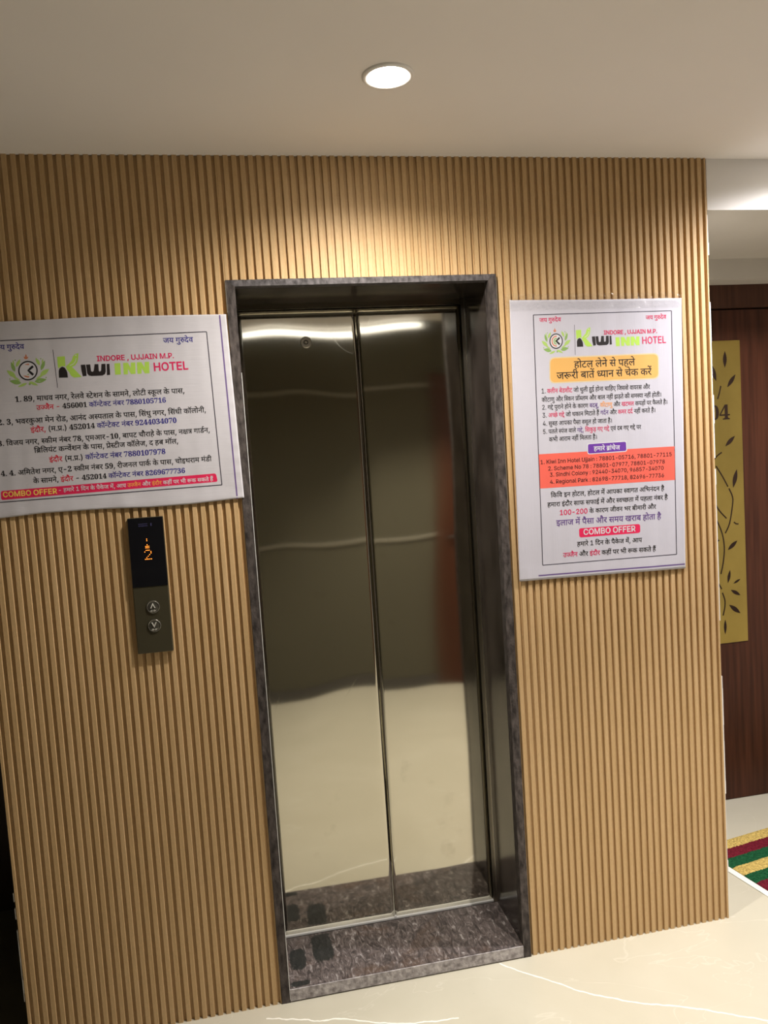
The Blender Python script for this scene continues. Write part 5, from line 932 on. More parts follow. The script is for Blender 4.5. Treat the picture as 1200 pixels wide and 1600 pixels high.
        ('crimson', [82,0,0,116,648,0,116,1297,0,45,1945,0,94,2594,0,116,3242,0,116,3891,0]),
    ]),
    ('R', [106660,141650,129520,141300], 0, 11241, 1, 8, [
        ('black', [36,0,0,6,541,0,36,1022,0,28,1784,0,31,2043,0,89,2452,0,0,3435,0,39,4177,0,7,4436,0,30,4992,0,58,5807,0,31,6510,0,54,7179,0,39,7750,0,27,8009,0,28,8607,0,31,8866,0,39,9275,0,83,9794,0,31,10817,0]),
    ]),
    ('R', [95440,138570,131170,137870], 0, 13599, 1, 8, [
        ('purple', [65,0,0,32,491,0,28,1169,0,0,1428,0,27,2430,0,77,3028,0,41,3288,0,44,3856,0,37,3856,0,28,4532,0,83,5051,0,31,6074,0,37,6743,0,27,7419,0,1,8017,0,96,8857,0,31,9675,0,28,10084,0,54,10343,0,72,11174,0,38,11705,0,63,11964,0,28,12534,0,72,13053,0,44,13584,0]),
    ]),
    ('R', [104390,134930,122010,134610], 60, 7177, 1, 24, [
        ('white', [79,0,0,11,730,0,18,1495,0,80,2398,0,11,3053,0,11,4077,0,81,4842,0,81,5432,0,13,6023,0,12,6624,0]),
    ]),
    ('R', [102050,131560,124170,131030], 0, 10646, 1, 10, [
        ('black', [72,0,0,27,531,0,28,1129,0,31,1388,0,6,1797,0,82,2057,0,64,2965,0,5,3224,0,30,3744,0,36,4559,0,6,5100,0,41,5581,0,44,6149,0,36,6149,0,6,6690,0,0,6911,0,27,7913,0,77,8511,0,14,8511,0,59,9040,0,41,10063,0]),
    ]),
    ('R', [97210,128470,128850,127700], 0, 15088, 1, 10, [
        ('crimson', [42,0,0,43,548,0,44,1748,0,30,1748,0]),
        ('black', [83,2563,0,31,3586,0]),
        ('crimson', [65,4255,0,53,4739,0,5,4746,0,66,5266,0,31,5525,0]),
        ('black', [36,6194,0,72,6956,0,84,7487,0,41,8006,0,31,8574,0,58,9243,0,39,9946,0,85,10465,0,36,11252,0,37,12274,0,36,12950,0,63,13712,0,6,14282,0,72,14542,0,86,15073,0]),
    ]),
]
NUMERAL = {'1': 24, '0': 49, '4': 46}
# printed shapes: notice, part, ink, layer, outlines as x, z pairs in 0.1 mm
SHAPES = [
    ('L', 'emblem', 'white', 0, [[-5198,19297,-5206,19253,-5221,19211,-5242,19172,-5269,19137,-5302,19108,-5338,19084,-5378,19067,-5419,19058,-5461,19056,-5502,19061,-5541,19075,-5577,19095,-5608,19122,-5635,19154,-5655,19191,-5669,19231,-5676,19274,-5675,19318,-5667,19361,-5653,19403,-5631,19442,-5604,19477,-5572,19506,-5536,19530,-5496,19547,-5455,19556,-5414,19559,-5373,19553,-5333,19540,-5297,19520,-5266,19493,-5239,19461,-5218,19424,-5205,19384,-5198,19341]]),
    ('L', 'emblem', 'black', 1, [[-5187,19296,-5195,19251,-5211,19207,-5233,19166,-5262,19129,-5296,19098,-5334,19074,-5375,19056,-5418,19046,-5462,19044,-5505,19050,-5546,19064,-5583,19085,-5616,19113,-5644,19147,-5665,19186,-5680,19228,-5687,19272,-5686,19318,-5678,19364,-5663,19407,-5640,19448,-5612,19484,-5578,19515,-5540,19540,-5499,19558,-5456,19568,-5412,19570,-5370,19564,-5329,19551,-5291,19530,-5258,19502,-5230,19468,-5209,19429,-5194,19387,-5187,19342], [-5222,19337,-5228,19376,-5241,19412,-5259,19445,-5283,19474,-5312,19498,-5344,19516,-5379,19528,-5416,19533,-5453,19531,-5490,19522,-5526,19507,-5558,19486,-5587,19459,-5612,19428,-5631,19393,-5644,19356,-5651,19317,-5651,19277,-5645,19239,-5633,19203,-5615,19170,-5591,19141,-5563,19117,-5530,19098,-5495,19087,-5458,19081,-5421,19083,-5384,19092,-5348,19107,-5316,19128,-5287,19155,-5262,19186,-5243,19221,-5230,19259,-5223,19298]]),
    ('L', 'emblem', 'tan', 1, [[-5421,19164,-5455,19163,-5486,19171,-5513,19186,-5536,19207,-5554,19234,-5565,19264,-5569,19296,-5566,19330,-5556,19362,-5539,19391,-5517,19415,-5490,19434,-5460,19446,-5428,19451,-5395,19448,-5389,19491,-5427,19494,-5468,19488,-5507,19472,-5542,19447,-5571,19415,-5593,19378,-5606,19336,-5610,19293,-5605,19251,-5590,19212,-5567,19177,-5537,19150,-5502,19131,-5462,19121,-5424,19121]]),
    ('L', 'emblem', 'leafdark', 1, [[-5420,19230,-5442,19230,-5460,19236,-5476,19247,-5488,19262,-5497,19280,-5500,19300,-5498,19320,-5491,19340,-5479,19357,-5464,19371,-5446,19380,-5427,19384,-5405,19382,-5401,19422,-5427,19424,-5457,19418,-5484,19404,-5507,19383,-5524,19357,-5535,19327,-5538,19296,-5533,19266,-5521,19238,-5502,19216,-5477,19200,-5449,19191,-5422,19190]]),
    ('L', 'emblem', 'leafdark', 1, [[-5428,19287,-5438,19288,-5444,19291,-5449,19297,-5451,19304,-5450,19312,-5447,19319,-5441,19324,-5434,19327,-5424,19326,-5422,19361,-5438,19360,-5457,19353,-5472,19338,-5481,19320,-5483,19299,-5478,19279,-5465,19264,-5448,19255,-5432,19253]]),
    ('L', 'emblem', 'black', 2, [[-5313,19446,-5387,19386,-5456,19314,-5401,19236,-5334,19164,-5290,19209,-5357,19281,-5396,19311,-5352,19338,-5278,19397]]),
    ('L', 'emblem', 'leafgreen', 1, [[-5762,19150,-5772,19212,-5796,19259,-5830,19293,-5873,19315,-5923,19329,-5976,19340,-5958,19287,-5936,19238,-5908,19197,-5871,19167,-5823,19150]]),
    ('L', 'emblem', 'leafdark', 1, [[-5770,19293,-5754,19348,-5753,19398,-5763,19444,-5784,19485,-5812,19524,-5844,19562,-5851,19510,-5854,19460,-5850,19412,-5836,19368,-5810,19328]]),
    ('L', 'emblem', 'leafgreen', 1, [[-5730,19420,-5688,19440,-5656,19467,-5634,19500,-5619,19538,-5610,19580,-5603,19624,-5639,19599,-5672,19573,-5700,19544,-5720,19509,-5730,19468]]),
    ('L', 'emblem', 'leafgreen', 1, [[-5786,19466,-5774,19491,-5768,19516,-5768,19541,-5772,19566,-5779,19590,-5788,19614,-5796,19589,-5802,19563,-5805,19538,-5804,19514,-5798,19489]]),
    ('L', 'emblem', 'leafdark', 1, [[-5637,18981,-5676,19032,-5721,19064,-5771,19079,-5824,19080,-5880,19071,-5938,19058,-5895,19018,-5851,18984,-5804,18959,-5753,18949,-5698,18955]]),
    ('L', 'emblem', 'leafgreen', 1, [[-5488,18974,-5536,18980,-5581,18976,-5624,18962,-5664,18940,-5703,18913,-5741,18882,-5694,18882,-5649,18885,-5605,18893,-5563,18910,-5524,18936]]),
    ('L', 'emblem', 'leafgreen', 1, [[-5658,19045,-5685,19084,-5716,19116,-5751,19143,-5790,19164,-5831,19182,-5873,19198,-5844,19163,-5813,19130,-5780,19100,-5743,19075,-5703,19057]]),
    ('L', 'emblem', 'leafdark', 1, [[-5719,19600,-5723,19590,-5732,19584,-5742,19584,-5749,19591,-5751,19601,-5747,19611,-5738,19617,-5728,19617,-5721,19610]]),
    ('L', 'emblem', 'leafdark', 1, [[-5901,19105,-5905,19095,-5914,19089,-5924,19089,-5931,19096,-5933,19106,-5929,19116,-5921,19122,-5911,19121,-5903,19115]]),
    ('L', 'emblem', 'leafgreen', 1, [[-5140,19162,-5078,19157,-5027,19169,-4984,19195,-4948,19234,-4917,19281,-4888,19332,-4943,19327,-4996,19317,-5044,19299,-5085,19268,-5117,19223]]),
    ('L', 'emblem', 'leafdark', 1, [[-5105,19304,-5057,19335,-5024,19373,-5001,19416,-4988,19463,-4982,19514,-4979,19566,-5018,19531,-5054,19495,-5082,19455,-5102,19410,-5110,19360]]),
    ('L', 'emblem', 'leafgreen', 1, [[-5120,19434,-5111,19482,-5114,19523,-5127,19560,-5149,19592,-5178,19620,-5209,19648,-5211,19604,-5209,19561,-5202,19522,-5185,19487,-5159,19458]]),
    ('L', 'emblem', 'leafgreen', 1, [[-5056,19475,-5039,19497,-5028,19521,-5022,19546,-5021,19571,-5022,19597,-5026,19623,-5039,19599,-5051,19576,-5059,19552,-5063,19527,-5063,19501]]),
    ('L', 'emblem', 'leafdark', 1, [[-5296,19005,-5240,18973,-5186,18962,-5133,18968,-5081,18988,-5030,19018,-4980,19054,-5035,19073,-5090,19087,-5144,19091,-5196,19080,-5247,19052]]),
    ('L', 'emblem', 'leafgreen', 1, [[-5446,19012,-5417,18971,-5383,18942,-5345,18921,-5302,18908,-5257,18901,-5211,18897,-5243,18931,-5276,18962,-5312,18988,-5352,19006,-5396,19014]]),
    ('L', 'emblem', 'leafgreen', 1, [[-5263,19067,-5216,19074,-5172,19089,-5131,19111,-5092,19137,-5055,19167,-5018,19200,-5064,19187,-5108,19173,-5151,19156,-5192,19132,-5229,19103]]),
    ('L', 'emblem', 'leafdark', 1, [[-5065,19613,-5069,19603,-5078,19597,-5088,19597,-5095,19604,-5098,19614,-5093,19624,-5085,19630,-5075,19630,-5067,19623]]),
    ('L', 'emblem', 'leafdark', 1, [[-4975,19102,-4979,19092,-4988,19087,-4998,19087,-5006,19094,-5008,19104,-5004,19114,-4995,19120,-4985,19119,-4977,19113]]),
    ('L', 'emblem', 'leafdark', 1, [[-5400,18946,-5405,18932,-5416,18922,-5430,18919,-5443,18924,-5452,18934,-5455,18949,-5450,18963,-5439,18973,-5425,18976,-5411,18972,-5403,18961]]),
    ('L', 'emblem', 'tan', 1, [[-5460,19615,-5442,19638,-5432,19661,-5429,19685,-5432,19709,-5438,19733,-5446,19757,-5459,19734,-5470,19711,-5477,19687,-5478,19663,-5473,19639]]),
    ('L', 'emblem', 'tan', 1, [[-5460,19615,-5458,19635,-5461,19652,-5469,19665,-5481,19675,-5494,19684,-5510,19691,-5508,19673,-5506,19656,-5500,19641,-5492,19629,-5478,19620]]),
    ('L', 'emblem', 'tan', 1, [[-5460,19615,-5440,19618,-5425,19626,-5414,19637,-5405,19652,-5399,19669,-5393,19687,-5410,19680,-5426,19673,-5440,19664,-5450,19651,-5457,19635]]),
    ('L', 'logo_lettering', 'green', 0, [[-4658,19648,-4456,19657,-4465,19377,-4530,19392,-4597,19377,-4643,19330,-4661,19374]]),
    ('L', 'logo_lettering', 'inkblack', 1, [[-4661,19079,-4653,19258,-4628,19321,-4582,19365,-4537,19375,-4490,19349,-4451,19284,-4430,19208,-4429,19075]]),
    ('L', 'logo_lettering', 'green', 0, [[-4459,19377,-4388,19435,-4290,19532,-4247,19646,-4185,19707,-4095,19726,-4116,19588,-4150,19480,-4213,19398,-4295,19358,-4195,19238,-4065,19073,-4271,19067,-4349,19129,-4384,19229,-4430,19277]]),
    ('L', 'logo_lettering', 'white', 1, [[-4347,19388,-4250,19431,-4185,19506,-4160,19588,-4176,19593,-4199,19514,-4259,19445,-4353,19403]]),
    ('L', 'logo_lettering', 'white', 1, [[-4150,19668,-4154,19659,-4161,19653,-4171,19651,-4181,19654,-4187,19661,-4189,19669,-4186,19678,-4178,19684,-4168,19686,-4158,19683,-4152,19677]]),
    ('L', 'logo_lettering', 'inkblack', 0, [[-4066,19404,-3945,19410,-3937,19256,-3939,19099,-4038,19089,-4061,19232]]),
    ('L', 'logo_lettering', 'inkblack', 0, [[-3929,19406,-3817,19408,-3811,19227,-3779,19202,-3744,19224,-3705,19409,-3604,19407,-3609,19224,-3583,19199,-3547,19227,-3525,19407,-3418,19408,-3426,19192,-3455,19124,-3520,19089,-3806,19087,-3883,19108,-3917,19168]]),
    ('L', 'logo_lettering', 'inkblack', 0, [[-3385,19401,-3312,19404,-3318,19100,-3407,19092]]),
    ('L', 'divider_rule', 'rule', 0, [[-4757,19844,-4728,18812,-4714,18814,-4743,19845]]),
    ('R', 'emblem', 'white', 0, [[10028,19526,10023,19487,10012,19449,9995,19414,9973,19383,9946,19356,9915,19335,9881,19320,9846,19311,9810,19309,9774,19314,9739,19325,9708,19343,9679,19366,9655,19395,9636,19428,9623,19464,9615,19502,9614,19541,9619,19580,9630,19617,9647,19652,9670,19683,9697,19710,9727,19731,9761,19746,9796,19755,9832,19758,9868,19753,9902,19741,9934,19724,9963,19700,9987,19672,10006,19639,10020,19603,10027,19565]]),
    ('R', 'emblem', 'black', 1, [[10038,19525,10032,19485,10021,19445,10003,19409,9979,19376,9951,19348,9919,19326,9884,19310,9847,19301,9809,19299,9772,19304,9736,19316,9702,19334,9673,19359,9648,19389,9628,19423,9614,19461,9606,19501,9605,19541,9610,19582,9622,19621,9640,19657,9663,19690,9691,19718,9723,19740,9758,19756,9795,19765,9833,19768,9870,19763,9906,19751,9939,19732,9969,19708,9994,19678,10015,19644,10029,19606,10037,19566], [10006,19562,9999,19596,9987,19628,9970,19658,9948,19683,9923,19704,9894,19720,9863,19730,9831,19735,9799,19733,9767,19725,9737,19711,9709,19692,9685,19668,9665,19640,9650,19609,9640,19575,9635,19540,9636,19505,9643,19471,9655,19439,9672,19409,9694,19384,9719,19362,9748,19346,9779,19336,9811,19332,9843,19334,9875,19341,9905,19355,9933,19374,9957,19398,9977,19426,9992,19458,10003,19491,10007,19526]]),
    ('R', 'emblem', 'tan', 1, [[9840,19405,9810,19405,9784,19412,9759,19425,9739,19443,9722,19467,9712,19494,9707,19523,9708,19552,9716,19581,9729,19607,9748,19629,9771,19646,9796,19657,9823,19662,9853,19659,9856,19697,9823,19700,9787,19694,9754,19680,9725,19657,9701,19629,9684,19595,9674,19558,9672,19520,9678,19482,9692,19447,9713,19417,9740,19392,9771,19375,9806,19367,9839,19367]]),
    ('R', 'emblem', 'leafdark', 1, [[9839,19465,9820,19465,9804,19470,9790,19479,9778,19492,9770,19508,9767,19526,9768,19544,9773,19562,9782,19577,9795,19590,9810,19598,9827,19602,9846,19600,9848,19636,9825,19637,9800,19631,9777,19619,9758,19600,9743,19577,9735,19550,9734,19523,9739,19496,9751,19471,9768,19451,9790,19437,9815,19429,9838,19429]]),
    ('R', 'emblem', 'leafdark', 1, [[9830,19515,9821,19516,9815,19519,9811,19524,9809,19530,9810,19537,9812,19543,9817,19548,9823,19551,9832,19550,9832,19581,9818,19581,9802,19574,9789,19561,9782,19544,9781,19526,9787,19508,9798,19494,9813,19486,9827,19485]]),
    ('R', 'emblem', 'black', 2, [[9923,19658,9861,19604,9805,19539,9854,19470,9915,19407,9952,19447,9891,19511,9856,19537,9894,19561,9955,19615]]),
    ('R', 'emblem', 'leafgreen', 1, [[9545,19391,9534,19446,9512,19488,9481,19518,9442,19537,9399,19550,9352,19558,9370,19511,9390,19468,9416,19431,9450,19405,9492,19391]]),
    ('R', 'emblem', 'leafdark', 1, [[9533,19518,9544,19568,9544,19612,9533,19653,9513,19690,9487,19724,9458,19758,9454,19712,9453,19667,9458,19624,9472,19585,9497,19549]]),
    ('R', 'emblem', 'leafgreen', 1, [[9562,19632,9598,19650,9625,19674,9643,19704,9655,19738,9661,19775,9666,19814,9635,19792,9607,19769,9584,19742,9568,19711,9561,19675]]),
    ('R', 'emblem', 'leafgreen', 1, [[9513,19672,9522,19695,9526,19718,9525,19740,9521,19762,9514,19783,9505,19805,9499,19782,9495,19759,9493,19737,9495,19715,9501,19693]]),
    ('R', 'emblem', 'leafdark', 1, [[9660,19241,9624,19286,9584,19314,9540,19328,9493,19328,9445,19320,9395,19307,9434,19272,9474,19242,9515,19220,9560,19211,9608,19217]]),
    ('R', 'emblem', 'leafgreen', 1, [[9789,19235,9747,19241,9708,19237,9672,19224,9637,19205,9605,19179,9573,19152,9613,19152,9653,19155,9691,19163,9726,19178,9760,19202]]),
    ('R', 'emblem', 'leafgreen', 1, [[9639,19298,9615,19332,9586,19361,9554,19384,9520,19403,9484,19418,9446,19433,9473,19402,9501,19372,9531,19346,9564,19324,9600,19308]]),
    ('R', 'emblem', 'leafdark', 1, [[9566,19792,9563,19783,9555,19778,9547,19779,9540,19784,9538,19793,9541,19802,9548,19807,9557,19807,9564,19801]]),
    ('R', 'emblem', 'leafdark', 1, [[9426,19349,9423,19340,9415,19335,9407,19335,9400,19341,9398,19350,9401,19359,9408,19364,9417,19364,9424,19358]]),
    ('R', 'emblem', 'leafgreen', 1, [[10084,19406,10137,19402,10181,19413,10218,19437,10248,19471,10273,19513,10296,19559,10248,19554,10202,19545,10162,19528,10128,19501,10101,19461]]),
    ('R', 'emblem', 'leafdark', 1, [[10109,19533,10149,19561,10177,19595,10195,19633,10204,19675,10208,19721,10208,19767,10176,19736,10146,19703,10123,19667,10108,19627,10103,19583]]),
    ('R', 'emblem', 'leafgreen', 1, [[10091,19649,10097,19691,10093,19728,10080,19761,10060,19789,10034,19814,10006,19838,10006,19799,10009,19761,10017,19726,10033,19696,10057,19669]]),
    ('R', 'emblem', 'leafgreen', 1, [[10145,19685,10159,19705,10167,19727,10172,19749,10172,19771,10170,19794,10166,19817,10155,19796,10146,19775,10139,19754,10137,19732,10138,19709]]),
    ('R', 'emblem', 'leafdark', 1, [[9954,19265,10004,19237,10051,19228,10097,19233,10141,19251,10184,19279,10226,19311,10178,19327,10130,19339,10083,19342,10038,19333,9995,19308]]),
    ('R', 'emblem', 'leafgreen', 1, [[9824,19270,9851,19234,9881,19208,9915,19190,9952,19179,9992,19173,10032,19169,10003,19199,9973,19227,9941,19250,9906,19265,9867,19272]]),
    ('R', 'emblem', 'leafgreen', 1, [[9980,19320,10021,19327,10059,19341,10094,19360,10126,19384,10157,19411,10188,19440,10149,19429,10111,19416,10074,19400,10040,19379,10009,19353]]),
    ('R', 'emblem', 'leafdark', 1, [[10132,19808,10129,19799,10122,19794,10113,19794,10106,19800,10104,19809,10107,19818,10114,19823,10123,19823,10130,19817]]),
    ('R', 'emblem', 'leafdark', 1, [[10228,19354,10225,19345,10218,19340,10209,19340,10202,19346,10200,19355,10203,19364,10211,19369,10219,19369,10226,19363]]),
    ('R', 'emblem', 'leafdark', 1, [[9866,19212,9862,19199,9853,19190,9841,19187,9830,19191,9821,19201,9819,19214,9823,19226,9832,19235,9844,19238,9855,19235,9864,19225]]),
    ('R', 'emblem', 'tan', 1, [[9790,19807,9804,19828,9812,19849,9814,19870,9811,19892,9804,19913,9796,19935,9786,19914,9777,19893,9772,19872,9772,19851,9778,19829]]),
    ('R', 'emblem', 'tan', 1, [[9790,19807,9791,19826,9787,19840,9780,19852,9770,19861,9757,19869,9744,19875,9746,19859,9749,19844,9754,19831,9762,19820,9774,19812]]),
    ('R', 'emblem', 'tan', 1, [[9790,19807,9807,19811,9820,19818,9829,19828,9836,19841,9841,19856,9845,19872,9831,19866,9817,19860,9806,19851,9797,19840,9791,19826]]),
    ('R', 'logo_lettering', 'green', 0, [[10483,19842,10657,19852,10660,19602,10603,19615,10545,19601,10507,19559,10490,19598]]),
    ('R', 'logo_lettering', 'inkblack', 1, [[10501,19336,10502,19495,10521,19551,10559,19591,10597,19600,10639,19577,10675,19520,10695,19452,10702,19333]]),
    ('R', 'logo_lettering', 'green', 0, [[10664,19602,10724,19654,10805,19741,10838,19843,10889,19898,10966,19915,10953,19793,10927,19696,10876,19623,10807,19587,10898,19481,11016,19334,10838,19328,10769,19382,10735,19471,10694,19514]]),
    ('R', 'logo_lettering', 'white', 1, [[10761,19612,10843,19651,10896,19719,10915,19792,10901,19796,10884,19726,10835,19664,10756,19626]]),
    ('R', 'logo_lettering', 'white', 1, [[10921,19863,10918,19855,10912,19850,10903,19848,10895,19851,10889,19856,10887,19864,10890,19872,10896,19877,10905,19879,10913,19877,10919,19871]]),
    ('R', 'logo_lettering', 'inkblack', 0, [[11003,19629,11107,19635,11120,19498,11123,19359,11038,19349,11013,19476]]),
    ('R', 'logo_lettering', 'inkblack', 0, [[11121,19632,11217,19634,11229,19473,11257,19452,11287,19471,11314,19636,11401,19635,11403,19472,11426,19451,11456,19475,11468,19635,11560,19637,11561,19446,11539,19384,11485,19353,11238,19349,11171,19367,11140,19420]]),
    ('R', 'logo_lettering', 'inkblack', 0, [[11589,19631,11652,19634,11657,19364,11582,19357]]),
    ('R', 'divider_rule', 'rule', 0, [[10440,20010,10424,19087,10436,19087,10452,20010]]),
    ('L', 'logo_lettering', 'green', 0, [[-3181,19410,-3022,19411,-3033,19095,-3186,19094]]),
    ('L', 'logo_lettering', 'green', 0, [[-2949,19411,-2823,19411,-2757,19260,-2744,19412,-2624,19412,-2640,19095,-2766,19095,-2833,19241,-2845,19095,-2959,19095]]),
    ('L', 'logo_lettering', 'green', 0, [[-2584,19412,-2458,19413,-2385,19261,-2372,19413,-2252,19414,-2267,19096,-2394,19096,-2467,19242,-2480,19096,-2594,19095]]),
    ('R', 'logo_lettering', 'green', 0, [[11787,19579,11920,19579,11925,19305,11798,19305]]),
    ('R', 'logo_lettering', 'green', 0, [[11965,19579,12080,19579,12156,19449,12161,19579,12271,19579,12271,19305,12156,19305,12080,19432,12074,19305,11971,19305]]),
    ('R', 'logo_lettering', 'green', 0, [[12294,19579,12410,19579,12480,19449,12485,19579,12596,19579,12596,19304,12480,19304,12409,19432,12404,19304,12300,19304]]),
    ('L', 'banner', 'barred', 0, [[-6441,16044,-6437,16064,-6430,16081,-6419,16093,-6403,16100,-6383,16102,-743,16189,-721,16187,-704,16180,-690,16168,-680,16152,-675,16130,-657,16010,-657,15988,-661,15971,-672,15959,-687,15951,-708,15949,-6396,15858,-6415,15860,-6430,15867,-6440,15879,-6446,15895,-6447,15916]]),
    ('R', 'banner', 'cream', 0, [[9569,18877,9579,18941,9604,18990,9643,19025,9697,19046,9766,19053,13046,19043,13117,19035,13173,19013,13212,18977,13234,18926,13240,18861,13229,18413,13219,18348,13194,18297,13153,18261,13097,18240,13025,18233,9731,18254,9663,18261,9611,18283,9575,18318,9554,18368,9549,18431]]),
    ('R', 'banner', 'amber', 1, [[9601,18860,9611,18916,9632,18960,9667,18991,9715,19009,9775,19015,13033,19007,13096,19000,13144,18981,13179,18949,13199,18904,13205,18847,13194,18431,13186,18373,13164,18328,13128,18296,13078,18278,13014,18271,9744,18289,9684,18295,9638,18314,9606,18346,9588,18389,9584,18446]]),
    ('R', 'banner', 'coral', 0, [[9069,16111,13673,16073,13649,14999,9059,15051]]),
    ('R', 'banner', 'white', 1, [[10683,16274,10687,16301,10696,16322,10712,16337,10734,16346,10763,16349,11951,16352,11981,16349,12004,16340,12020,16325,12030,16304,12033,16277,12035,16083,12032,16056,12022,16035,12006,16020,11983,16011,11954,16007,10764,16003,10735,16006,10713,16015,10697,16029,10687,16050,10684,16077]]),
    ('R', 'banner', 'violet', 2, [[10715,16267,10718,16286,10725,16301,10736,16312,10753,16318,10773,16320,11944,16321,11965,16319,11982,16313,11993,16302,12001,16287,12003,16268,12006,16090,12004,16071,11998,16056,11986,16045,11970,16038,11949,16036,10765,16028,10745,16030,10729,16036,10718,16047,10711,16062,10710,16081]]),
    ('R', 'banner', 'barred', 0, [[10290,13635,10292,13662,10302,13683,10318,13698,10340,13707,10369,13709,12294,13683,12323,13680,12346,13670,12362,13655,12372,13633,12374,13605,12372,13474,12368,13447,12357,13425,12341,13410,12317,13401,12288,13398,10372,13418,10343,13421,10321,13431,10304,13446,10295,13467,10291,13494]]),
    ('L', 'border_rule', 'rule', 0, [[-6389,20117,-5599,20124,-4799,20131,-3987,20139,-3164,20146,-2330,20154,-1484,20162,-625,20170,-624,20196,-1483,20188,-2329,20180,-3163,20172,-3986,20165,-4797,20157,-5598,20149,-6387,20142]]),
    ('L', 'border_rule', 'rule', 0, [[-638,20182,-626,19571,-615,18958,-603,18342,-592,17723,-580,17102,-568,16477,-556,15850,-529,15851,-541,16478,-553,17103,-565,17725,-577,18344,-588,18960,-600,19573,-612,20184]]),
    ('L', 'border_rule', 'rule', 0, [[-543,15864,-1479,15855,-2401,15846,-3309,15838,-4203,15829,-5084,15821,-5953,15812,-6808,15804,-6809,15778,-5953,15786,-5085,15794,-4203,15802,-3309,15811,-2401,15819,-1479,15828,-543,15836]]),
    ('L', 'edge_stripe', 'purpleline', 0, [[-250,20631,-238,19900,-226,19165,-213,18425,-201,17682,-188,16935,-176,16183,-163,15427,-121,15428,-134,16184,-147,16936,-159,17684,-171,18427,-184,19167,-196,19902,-208,20634]]),
    ('R', 'border_rule', 'rule', 0, [[9124,20335,9763,20334,10408,20332,11059,20331,11717,20329,12382,20328,13054,20326,13732,20325,13732,20350,13054,20351,12382,20352,11718,20354,11060,20355,10408,20357,9763,20358,9124,20359]]),
    ('R', 'border_rule', 'rule', 0, [[13718,20337,13701,19254,13684,18163,13667,17064,13649,15959,13632,14846,13614,13725,13596,12597,13625,12595,13642,13723,13660,14844,13677,15957,13694,17063,13712,18162,13729,19253,13746,20337]]),
    ('R', 'border_rule', 'rule', 0, [[13610,12609,12936,12618,12269,12626,11609,12635,10955,12643,10307,12652,9666,12660,9031,12668,9031,12643,9667,12635,10308,12626,10956,12618,11610,12609,12271,12600,12938,12592,13611,12583]]),
    ('R', 'border_rule', 'rule', 0, [[9044,12655,9058,13777,9071,14891,9084,15997,9098,17096,9111,18187,9124,19271,9137,20347,9111,20347,9098,19271,9085,18188,9072,17097,9058,15998,9045,14892,9031,13778,9018,12656]]),
    ('R', 'edge_stripe', 'purpleline', 0, [[8874,12320,9568,12308,10269,12296,10978,12283,11694,12270,12418,12257,13150,12244,13889,12231,13887,12276,13148,12289,12416,12302,11692,12314,10976,12327,10268,12339,9567,12351,8873,12363]]),
]

def decode_glyphs():
    d = GLYPH_DATA; o = 0; G = []
    while o < len(d):
        nc = d[o]; o += 1; cs = []
        for _ in range(nc):
            n = d[o]; o += 1; x = y = 0; c = []
            for _ in range(n):
                x += d[o]; y += d[o+1]; o += 2; c.append((x, y))
            cs.append(c)
        G.append(cs)
    return G
GLYPHS = decode_glyphs()

def area(c): return .5*sum(c[i-1][0]*c[i][1]-c[i][0]*c[i-1][1] for i in range(len(c)))
def inside(p, c):
    r = False
    for i in range(len(c)):
        (x0, y0), (x1, y1) = c[i-1], c[i]
        if (y0 > p[1]) != (y1 > p[1]) and p[0] < (x1-x0)*(p[1]-y0)/(y1-y0)+x0: r = not r
    return r
def embolden(c, b):
    # edges shorter than the offset would turn inside out: merge them first
    c = [tuple(p) for p in c]; lim = 1.3*b; i = 0
    while len(c) > 6 and i < len(c):
        (x0, y0), (x1, y1) = c[i], c[(i+1) % len(c)]
        if math.hypot(x1-x0, y1-y0) < lim:
            j = (i+1) % len(c); c[i] = ((x0+x1)/2, (y0+y1)/2); del c[j]
            if j == 0: i -= 1
        else: i += 1
    o = []; n = len(c)
    for i in range(n):
        p, q, r = Vector(c[i-1]), Vector(c[i]), Vector(c[(i+1) % n])
        d1, d2 = (q-p), (r-q)
        if d1.length < 1e-6 or d2.length < 1e-6: o.append(tuple(q)); continue
        d1.normalize(); d2.normalize()
        n1, n2 = Vector((-d1.y, d1.x)), Vector((-d2.y, d2.x)); m = n1+n2
        if m.length < .2: o.append(tuple(q)); continue
        m.normalize(); k = min(1.6, 1/max(.3, m.dot(n1)))
        o.append(tuple(q+m*b*k))
    return o
TESS = {}
def glyph_mesh(g, bold):
    if (g, bold) in TESS: return TESS[g, bold]
    # TrueType: filled outlines run clockwise, holes anticlockwise
    cs = [embolden(c, bold) for c in GLYPHS[g]]
    outer = [c for c in cs if area(c) < 0]; holes = [c for c in cs if area(c) >= 0]
    if not outer: outer, holes = holes, []
    V, F = [], []
    for oc in outer:
        loops = [oc]+[h for h in holes if inside(h[0], oc)]
        pts = [p for l in loops for p in l]
        try: tr = tessellate_polygon([[Vector((x, y, 0)) for x, y in l] for l in loops])
        except Exception: continue
        b0 = len(V); V += pts; F += [tuple(b0+i for i in t) for t in tr]
    TESS[g, bold] = (V, F)
    return V, F

INK = dict(black=(.012, .011, .012), inkblack=(.018, .014, .014), red=(.62, .015, .045), crimson=(.60, .012, .09), blue=(.035, .03, .22), green=(.40, .62, .09),
           leafgreen=(.36, .52, .13), leafdark=(.22, .36, .10), yellow=(.86, .62, .12), orange=(.82, .33, .08), white=(.60, .59, .62), purple=(.11, .05, .22),
           tan=(.55, .2, .1), barred=(.66, .018, .085), cream=(.62, .50, .30), amber=(.68, .38, .11), coral=(.74, .12, .085), violet=(.13, .035, .30),
           rule=(.03, .025, .04), purpleline=(.13, .08, .22))
M_ink = {k: mat('print_'+k, v, .45, spec=.4) for k, v in INK.items()}

